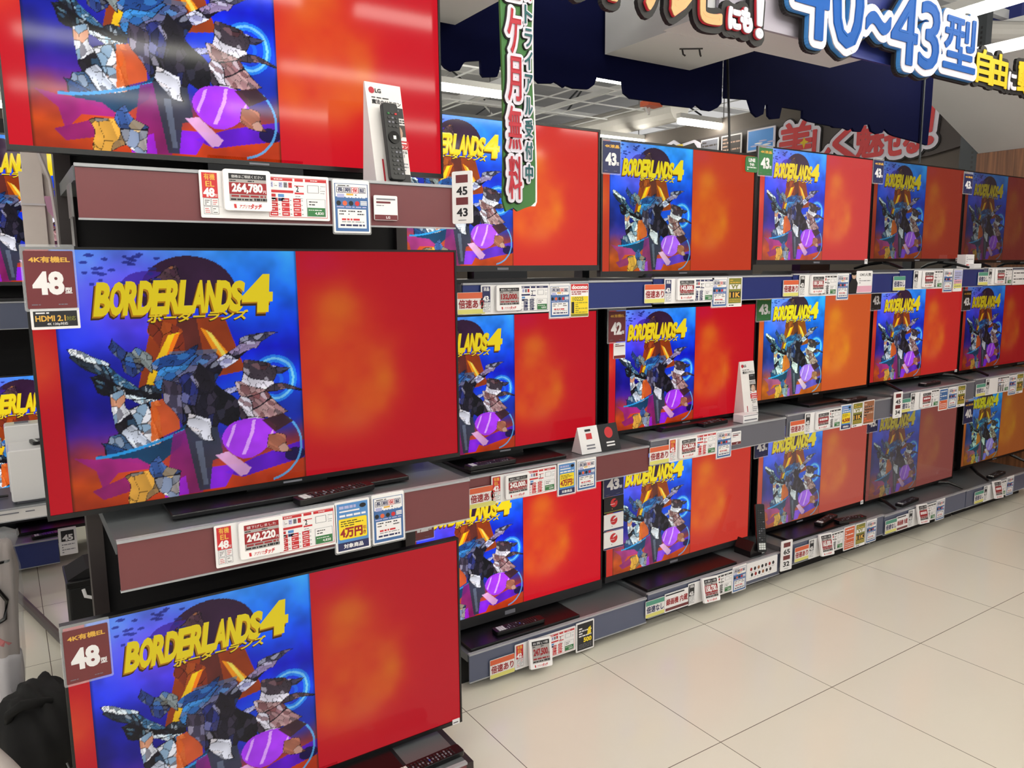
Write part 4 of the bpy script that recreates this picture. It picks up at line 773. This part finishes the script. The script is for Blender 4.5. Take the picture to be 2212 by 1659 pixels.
NB2 = [(3.004, 2.395), (3.178, 2.406), (3.212, 2.347), (3.25, 2.328), (3.294, 2.347), (3.306, 2.396), (3.326, 2.398), (3.335, 2.343), (3.359, 2.329), (3.424, 2.339), (3.44, 2.398), (3.614, 2.398), (3.616, 2.359), (3.663, 2.348), (3.786, 2.343), (3.873, 2.342), (3.893, 2.335), (3.991, 2.341), (4.032, 2.333), (4.061, 2.351), (4.084, 2.332), (4.145, 2.335), (4.173, 2.373), (4.225, 2.383), (4.25, 2.347), (4.305, 2.336), (4.358, 2.347), (4.377, 2.373), (4.436, 2.348), (4.493, 2.34), (4.716, 2.327), (4.851, 2.316), (4.87, 2.545)]
navy('long navy board with scalloped lower edge above the first televisions', NB1, 2.98)
navy('navy board with scalloped lower edge, right of the thin black pole', NB2, 2.98)
t = MB(); t.tube([(2.992, .705, 3.3), (2.995, .705, 2.6), (3.03, .70, 2.12)], .006, 'black', 6); tag(t.build('hanging_pole', None), 'thin black pole between the two navy boards', 'pole')
t = MB(); t.tube([(4.742, .705, 3.2), (4.748, .705, 2.2)], .007, 'dark_steel', 6); tag(t.build('hanging_pole', None), 'thin steel pole in front of the navy board', 'pole')
b = MB(); b.tube([(2.44, .46, 2.487), (2.442, .455, 2.462), (2.45, .45, 2.455)], .004, 'charcoal', 5); b.tube([(2.50, .42, 2.487), (2.502, .415, 2.46), (2.50, .41, 2.452)], .004, 'charcoal', 5); b.tube([(2.43, .465, 2.484), (2.51, .41, 2.484)], .004, 'charcoal', 5)
tag(b.build('wire_hook', None), 'small bent wire hook under the overhead beam', 'hook')

def letters(name, label, parts, y, layers, cat='sign', loc=None, rot=None, backing=None):
    """cut-out lettering: each layer is (bold, material, forward offset, thickness)"""
    r = thing(name, label, cat, loc or (0, y, 0), rot or (0, 0, 0))
    for n, (bold, m, off, th, nm) in enumerate(layers):
        b = MB()
        for tx, x0, z0, x1, z1, mm in parts:
            k = m if m != '*' else mm
            b.halo(tx, x0, z0, x1, z1, bold, k, -off - th, -off)
        b.build(nm, r)
    return r
P1 = [(ch, 1.27 + .138 * i, 2.435 - .000 * i, 1.27 + .138 * i + .118, 2.665, 'sign_peach') for i, ch in enumerate('セカンドテレビ')] + [('に', 2.245, 2.435, 2.30, 2.50, 'sign_white'), ('も', 2.31, 2.435, 2.365, 2.51, 'sign_white'), ('！', 2.395, 2.425, 2.425, 2.56, 'sign_white')]
letters('hanging_sign', 'peach and black cut-out letters overhead, left of the blue numbers', P1, .055, [(.032, 'sign_black', -.012, .018, 'letter_outline'), (.009, 'sign_red', .009, .006, 'letter_edge'), (.007, '*', .018, .003, 'letter_face')])
P2 = [('4', 2.585, 2.46, 2.79, 2.83, ''), ('0', 2.82, 2.455, 3.02, 2.80, ''), ('~', 3.05, 2.545, 3.22, 2.62, ''), ('4', 3.235, 2.45, 3.43, 2.735, ''), ('3', 3.455, 2.45, 3.61, 2.73, ''), ('型', 3.66, 2.48, 3.94, 2.71, '')]
letters('hanging_sign', 'large blue and white 40 to 43 size sign overhead', P2, .04, [(.046, 'sign_black', -.016, .016, 'letter_backing'), (.036, 'sign_blue_edge', .002, .016, 'letter_edge'), (.034, 'sign_white', .021, .003, 'letter_outline'), (.005, 'sign_blue', .027, .003, 'letter_face')])  # first layer is the black outer outline of the digits
P3 = [('自', 4.005, 2.46, 4.145, 2.61, 'sign_yellow'), ('由', 4.155, 2.46, 4.305, 2.61, 'sign_yellow'), ('に', 4.325, 2.46, 4.405, 2.54, 'sign_white'), ('動', 4.425, 2.46, 4.585, 2.61, 'sign_yellow')]
letters('hanging_sign', 'yellow and black cut-out letters overhead', P3, .045, [(.024, 'sign_black', -.008, .014, 'letter_outline'), (.005, '*', .010, .003, 'letter_face')])
# green vertical sign
t = thing('hanging_sign', 'tall green vertical sign with red and white letters, hanging beside the front rack', 'sign', (1.20, -.14, 1.76))
pts = []
R_ = random.Random(4); zz = [0.0, .02, .10, .2, .33, .47, .60, .72, .85, 1.0]
right = [(.052 + .006 * math.sin(9 * z + 1), z) for z in zz]; leftp = [(-.055 + .005 * math.sin(7 * z), z) for z in reversed(zz)]
MB().prism([(-.045, -.03), (-.02, -.018), (-.005, -.028), (.02, -.018), (.04, -.012)] + right + leftp, 0, .008, 'sign_green').build('green_board', t)
MB().prism([(.055, -.012)] + [(a + .004, z) for a, z in right] + [(a - .001, z) for a, z in reversed(right)] + [(.041, -.012)], -.001, .0095, 'paper').build('board_edge', t)
for bold, m1, m2, off, th, nm in ((.0105, 'sign_black', 'sign_black', .000, .003, 'letter_backing'), (.0080, 'sign_white', 'sign_white', .006, .001, 'letter_outline'), (.0008, 'sign_crimson', 'sign_teal', .010, .001, 'letter_face')):  # widest layer is a plain black border round the characters
    b = MB(); col = '初回一ヶ月無料'
    zs = [.80, .665, .535, .395, .27, .14, .005]; hh = .115
    for k, ch in enumerate('初回１ヶ月無料'): b.halo(ch, -.040, zs[k], .002, zs[k] + hh, bold * 1.3, m1, -off - th, -off)
    col = '無料トライアル受付中'; dz = .0605
    for k, ch in enumerate(col): b.halo(ch, .016, .055 + (len(col) - 1 - k) * dz, .040, .055 + (len(col) - 1 - k) * dz + .047, bold * .8, 'sign_crimson' if nm == 'letter_face' and k < 2 else m2, -off - th, -off)
    b.build(nm, t)
MB().tube([(0, .004, 1.0), (0, .004, 1.6)], .004, 'steel', 6).build('hanger', t)
# far right sign on the perimeter wall (reads from far to near along the wall)
def yz(o): o.rotation_euler = (0, 0, math.radians(-90)); return o
t = thing('wall_sign', 'red and white cut-out letters on the far dark wall, above the top-row televisions', 'sign', (6.28, 2.95, 2.5), (0, 0, math.radians(-90)))
MB().prism([(-1.7, .0), (1.45, -.05), (1.85, .02), (1.88, .22), (1.4, .34), (-.05, .44), (-1.7, .42)], .0, .03, 'photo_dark').build('dark_panel', t)
P4 = [(c_, .03 + (a_ - .1) * .87, b_, .03 + (d_ - .1) * .87, e_) for c_, a_, b_, d_, e_ in [('美', .10, .06, .50, .40), ('し', .52, .03, .72, .30), ('く', .76, .0, 1.0, .30), ('魅', 1.02, .0, 1.30, .26), ('せ', 1.32, -.01, 1.50, .22), ('る', 1.51, -.01, 1.66, .2), ('！', 1.70, .04, 1.78, .34)]]
for bold, m, off, th, nm in ((.055, 'sign_black', .001, .01, 'letter_backing'), (.042, 'sign_white', .014, .006, 'letter_outline'), (.010, 'red', .024, .003, 'letter_face')):  # rearmost layer: black board following the letter outlines
    b = MB()
    for ch, x0, z0, x1, z1 in P4: b.halo(ch, x0, z0, x1, z1, bold, m, -off - th, -off)
    if nm == 'letter_face': b.poly([(.30, .26), (.315, .225), (.35, .21), (.315, .195), (.30, .15), (.285, .195), (.25, .21), (.285, .225)], 'sign_yellow', -off - .004); b.poly([(.18, .17), (.187, .155), (.20, .15), (.187, .145), (.18, .12), (.173, .145), (.16, .15), (.173, .155)], 'sign_yellow', -off - .004)
    b.build(nm, t)
b = MB(); b.box(0, 0, 0, .33, .012, .21, 'sign_white'); b.rect(.015, .015, .31, .195, 'sky_print', -.0005)
for k in range(5): b.disc(.09 + .05 * k, .05 + .02 * (k % 3), .05, 'white' if k % 2 else 'lilac', -.0007, 10, .008)
o = yz(b.build('picture_card', None, (6.245, 3.30, 2.70))); tag(o, 'blue sky picture card beside the red far sign', 'picture card')
b = MB(); b.box(0, 0, 0, .24, .01, .2, 'paper'); b.rect(.012, .012, .228, .188, 'grey_print', -.0005); bars(b, .02, .02, .22, .18, 5, 'photo_dark', -.0007, .5, 4)
o = yz(b.build('picture_card', None, (6.24, 3.90, 2.70))); tag(o, 'grey photo card on the far dark wall, left of the sepia one', 'picture card')
b = MB(); b.box(0, 0, 0, .26, .01, .2, 'paper'); b.rect(.012, .012, .248, .188, 'photo_dark', -.0005); bars(b, .02, .04, .24, .18, 4, 'skin_print', -.0007, .4, 5)
o = yz(b.build('picture_card', None, (6.235, 3.62, 2.70))); tag(o, 'sepia photo card on the far dark wall, left of the blue sky card', 'picture card')
b = MB(); b.prism([(0, 0), (.6, 0), (.62, .06), (.5, .12), (.3, .10), (.2, .16), (.05, .12)], 0, .02, 'sign_white'); b.prism([(.04, .02), (.56, .02), (.5, .09), (.3, .07), (.2, .12), (.08, .09)], -.006, 0, 'sign_black'); b.poly([(.22, .06), (.36, .06), (.34, .10), (.24, .10)], 'sign_yellow', -.007)
o = yz(b.build('wall_sign', None, (6.24, 4.50, 2.80))); tag(o, 'black and white cut-out sign peeking above a top-row television', 'sign')
# perforated steel post beside the wood wall
b = MB(); b.box(6.04, 1.005, 0, 6.12, 1.13, 3.4, 'dark_steel')
for k in range(40): b.add([(6.0395, 1.03, 1.9 + .035 * k), (6.0395, 1.045, 1.9 + .035 * k), (6.0395, 1.045, 1.918 + .035 * k), (6.0395, 1.03, 1.918 + .035 * k)], [(0, 1, 2, 3)], 'black')
tag(b.build('slotted_post', None), 'dark slotted steel post at the left edge of the wood wall', 'post')

# ------------------------------------------------------------------ ceiling: lamps, pipes, framing
def lamp(label, x, y, z, along, L=1.2):
    r = thing('ceiling_light', label, 'ceiling light', (x, y, z), (0, 0, 0 if along == 'x' else math.radians(90)), 'fluorescent ceiling lights')
    MB().box(-L / 2, -.03, .028, L / 2, .03, .075, 'lamp_body').build('housing', r)
    MB().tube([(-L / 2 + .01, 0, 0), (L / 2 - .01, 0, 0)], .030, 'tube', 10).build('tube', r)
    MB().tube([(0, 0, .075), (0, 0, 4.2 - z)], .006, 'steel', 5).build('rod', r)
    return r
L0 = lamp('lit fluorescent light left of the green sign, seen beyond the front rack', 3.02, 3.67, 3.02, 'x', 1.3)
dup(L0, (6.38 - .01, 3.72, 3.02), 'lit fluorescent light below the scalloped navy board, right of centre')
dup(L0, (6.25, 4.87, 3.02), 'lit fluorescent light just above the televisions, behind the top row'); dup(L0, (4.10, 2.80, 3.03), 'short glimpse of a lit light in the notch of the navy board')
dup(L0, (4.72, .0, 3.02), 'bright fluorescent light overlapping the blue number sign', rot=(0, 0, math.radians(84)))
LB = 'unseen fluorescent ceiling light, added in rows above the aisles for brightness'  # these lamp rows are out of view, added to brighten floor and shelves
for x in (-4.0, -2.4, -.8, .8, 2.4, 4.0, 5.6):
    for y in (-5.2, -3.6, -2.2, -.9): dup(L0, (x, y, 3.02), LB)
for x in (-4.2, -1.5, .6): dup(L0, (x, 2.4 if x < 0 else 1.4, 3.02), LB); dup(L0, (x, 4.2, 3.02), LB); dup(L0, (x, 6.2, 3.02), LB)
for x in (2.6, 5.2): dup(L0, (x, 6.4, 3.02), LB); dup(L0, (x, 8.2, 3.02), LB)
def pipe(label, pts, r, m='pipe', n=14):
    return tag(MB().tube(pts, r, m, n).build('pipe', None, smooth=False), label, 'pipe')
pipe('thick pale round duct above the far lights', [(6.10, 9.9, 3.28), (6.22, 4.2, 3.28)], .14)
pipe('grey round pipe below the blue number sign', [(3.35, .55, 2.63), (3.39, .107, 2.63)], .045)
pipe('white round pipe behind the yellow letters', [(4.6, 2.2, 3.35), (7.6, .6, 3.35)], .08)
pipe('thin white conduit crossing the upper right ceiling', [(3.8, 2.8, 3.2), (8.4, .4, 3.2)], .015, 'beam_white', 6)
n = 5
for k in range(9):
    struct(f'trim_{n}', MB().box(-7, -1.2 + 1.25 * k, 3.55, 9, -1.15 + 1.25 * k, 3.62, 'beam_white')); n += 1
for k in range(11):
    struct(f'trim_{n}', MB().box(-4 + 1.2 * k, -7, 3.45, -3.96 + 1.2 * k, 10, 3.50, 'beam_white')); n += 1
b = MB(); R_ = random.Random(9)
for k in range(60):
    x, y_ = R_.uniform(0, 8.5), R_.uniform(1.5, 9.5); a = R_.uniform(0, math.pi); l = R_.uniform(.4, .9)
    b.tube([(x - l * math.cos(a), y_ - l * math.sin(a), 3.5), (x, y_, 3.95), (x + l * math.cos(a), y_ + l * math.sin(a), 3.5)], .012, 'beam_white' if k % 3 else 'dark_steel', 5)
struct(f'trim_{n}', b); n += 1
struct(f'trim_{n}', MB().box(2.7, 2.4, 3.32, 4.3, 2.5, 3.42, 'soffit').box(4.2, 2.5, 3.32, 4.3, 5.4, 3.42, 'soffit')); n += 1
b = MB()
for k in range(13): b.box(.4, 2.2 + .6 * k, 3.30, 8.8, 2.212 + .6 * k, 3.312, 'beam_white')
for k in range(14): b.box(.6 + .6 * k, 2.2, 3.312, .612 + .6 * k, 9.4, 3.324, 'beam_white')
struct(f'trim_{n}', b); n += 1
b = MB(); b.tube([(5.2, 3.9, 3.5), (5.35, 3.75, 3.05)], .012, 'beam_white', 6); b.tube([(5.5, 3.9, 3.5), (5.35, 3.75, 3.05)], .012, 'beam_white', 6); b.box(5.28, 3.68, 3.12, 5.46, 3.80, 3.17, 'orange')
tag(b.build('ceiling_sensor', None), 'small orange fitting on white struts below the ceiling', 'ceiling fitting')
b = MB(); b.tube([(7.2, 1.3, 3.9), (7.2, 1.3, 2.4)], .22, 'header_blue', 16); b.tube([(7.2, 1.3, 2.72), (7.2, 1.3, 2.62)], .225, 'pink', 16)
tag(b.build('wrapped_pillar', None), 'round blue wrapped pillar behind the yellow letters', 'pillar')

# ------------------------------------------------------------------ left side: the rack behind, box, bag, bundle
t = thing('display_rack', 'black rack behind, seen through the gap beside the front rack', 'display rack', (0, 3.0, 0))
MB().box(-1.4, .12, .08, 1.1, .14, 2.4, 'panel_black').build('back_panel', t)
for x in (-1.4, 1.1): MB().box(x - .03, .10, 0, x + .03, .18, 2.4, 'dark_steel').build('upright', t)
shelf('blue-grey fronted upper shelf of the rack behind', -1.3, 1.0, 2.62, 3.10, 1.43, .13, 'steel_blue', None)
shelf('blue-fronted base deck of the rack behind', -1.3, .10, 2.66, 3.10, .17, .13, 'blue_strip', None, brackets=False)
r = shelf('grey shelf with white drawn front carrying the white speaker box', -1.2, .6, 2.18, 2.63, .49, .055, 'paper', None, brackets=False)
for s in (-.8, .55): MB().box(s, -.45, -.46, s + .04, -.40, 0, 'dark_steel').build('leg', r)
b = MB(); bars(b, -.35, -.012, .3, .02, 2, 'grey_print', -.4585, .35, 3); b.build('drawn_marks', r)
t = thing('speaker_box', 'white upright speaker box on the grey shelf behind', 'speaker', (-.085, 2.24, .491))
MB().rbox(0, 0, .012, .30, .22, .26, .012, 'case_white', 4).build('box_body', t, bevel=.006); MB().box(.02, .02, 0, .28, .2, .012, 'grey_print').build('foot', t)
MB().rbox(-.005, .24, 0, .30, .36, .34, .012, 'white_plastic', 4).build('rear_box', t, bevel=.006)
MB().box(.04, .29, .34, .10, .32, .346, 'grey_print').build('top_vent', t)
remote('small black remote with two white keys on the white speaker box', (.015, 2.36, .752), (0, 0, math.radians(10)), L=.13, Wd=.09, white_rows=1, seed=21)
remote('small black remote on the blue base deck of the rack behind', (-.02, 2.72, .172), (0, 0, math.radians(6)), L=.13, seed=22, white_rows=2)
b = MB(); card_base(b, .085, .15, 'white'); b.rect(.012, .075, .073, .135, 'ink', -.0005); b.text('45', .02, .08, .065, .11, 'white', -.0007, .05); bars(b, .012, .01, .073, .065, 4, 'grey_print', -.0005, .35, 4)
tag(b.build('size_card', None, (.10, 2.645, .075)), 'white 45 card at the end of the blue base deck behind', 'card')
t = MB(); t.tube([(-.9, 2.5, .52), (-.35, 2.45, .497), (-.10, 2.42, .498)], .006, 'black', 6); tag(t.build('cable', None), 'black cable on the grey shelf beside the white speaker box', 'cable')
# wrapped bundle standing at the left edge
t = thing('wrapped_bundle', 'tall brown bundle wrapped in clear film, standing beside the black cloth bag', 'bundle', (-.15, 1.0, 0))
def crumple(name, zs, rs, m, seed, dx=.035):
    R = random.Random(seed); mb = MB(); n = 22; rings = []
    ph = [R.uniform(0, 6) for _ in range(4)]
    for z, r0 in zip(zs, rs):
        rings.append([(dx * z / .69 + r0 * (1 + .10 * math.sin(3 * a + ph[0] + 9 * z) + .07 * math.sin(7 * a + ph[1] - 14 * z)) * math.cos(a), r0 * (1 + .12 * math.sin(5 * a + ph[2] + 6 * z)) * math.sin(a), z + .006 * math.sin(4 * a + ph[3])) for a in [2 * math.pi * k / n for k in range(n)]])
    vs = [p for r_ in rings for p in r_]; fs = [(i * n + k, i * n + (k + 1) % n, (i + 1) * n + (k + 1) % n, (i + 1) * n + k) for i in range(len(rings) - 1) for k in range(n)] + [tuple((len(rings) - 1) * n + k for k in range(n)), tuple(range(n - 1, -1, -1))]
    return mb.add(vs, fs, m).build(name, t, smooth=True)
zz = [.69 * k / 16 for k in range(17)]
crumple('bundle_body', zz, [.024 + .014 * min(1, z / .3) for z in zz[:15]] + [.030, .022], 'wrap_brown', 3)
crumple('film_band', [.08, .12, .16, .20, .24, .28, .30], [.040, .042, .043, .043, .044, .043, .042], 'wrap_film', 4)
crumple('clear_film', [.02, .1, .2, .3, .4, .5, .6, .66, .70, .72], [.034, .042, .046, .047, .048, .049, .047, .034, .050, .046], 'clear', 6)
MB().tube([(.0, -.002, .345), (.012, -.002, .36)], [.040, .041], 'red', 12).build('red_band', t)
MB().tube([(.021, 0, .625), (.021, 0, .632)], [.042, .042], 'black', 12).build('tie', t)
MB().tube([(.0, -.05, .56), (.03, -.045, .5), (.02, -.05, .44), (-.02, -.05, .42)], .007, 'black', 6).build('cord_loop', t)
tag(MB().tube([(-.12, 2.36, .03), (.05, 1.62, .03)], .018, 'bar_grey', 8).build('floor_bar', None), 'grey metal bar lying slanted on the floor behind the front rack', 'bar')
# black box with a pale handle
t = thing('equipment_box', 'black box with pale handle on the floor behind the front rack', 'box', (.07, 1.30, 0))
MB().box(0, 0, 0, .30, .22, .37, 'black_matte').build('box_body', t, bevel=.008); MB().box(-.005, -.005, .37, .30, .22, .395, 'black').build('lid', t, bevel=.004); MB().prism([(.0, .395), (.30, .395), (.30, .44), (.07, .43)], .02, .2, 'black_matte').build('top_cover', t)
MB().tube([(.05, -.006, .36), (.055, -.02, .335), (.08, -.025, .325), (.11, -.02, .335)], .007, 'white', 6).build('handle', t)
# black cloth bag on the floor
b = bmesh.new(); bmesh.ops.create_uvsphere(b, u_segments=40, v_segments=24, radius=1.0)
for v in b.verts:
    x, y_, z = v.co; q = .012 * math.sin(9 * x + 4 * z) * math.cos(5 * y_ + 3 * x) + .006 * math.sin(17 * x + 11 * y_)
    s1 = .155 * (1 - .25 * max(z, 0)); v.co = (x * (s1 + q), y_ * (.20 + q), max(-.115, z * .145 + (q * .8 if z > 0 else 0)) + .115)
me = bpy.data.meshes.new('bag_body'); b.to_mesh(me); b.free(); me.materials.append(MATS['bag_cloth']); me.polygons.foreach_set('use_smooth', [True] * len(me.polygons))
t = thing('shopping_bag', 'slumped black cloth bag on the floor behind the lowest large television', 'bag', (-.055, .78, .001)); o = bpy.data.objects.new('bag_body', me); COL.objects.link(o); o.parent = t
MB().tube([(-.09, -.06, .185), (-.085, -.10, .235), (-.05, -.115, .262), (-.01, -.11, .255), (.02, -.085, .235), (.03, -.05, .19)], [.012, .015, .016, .016, .015, .012], 'bag_cloth', 8).build('handle', t, smooth=True)
MB().tube([(.05, -.19, .075), (.055, -.2, .06), (.06, -.205, .05)], .003, 'steel', 6).build('buckle', t)
tag(MB().tube([(-.36, .60, .45), (-.155, .30, .28), (-.055, .28, .10), (-.02, .28, .001)], .030, 'card_wrap', 14).build('white_tube', None, smooth=True), 'pale tube leaning in front of the black cloth bag', 'tube')
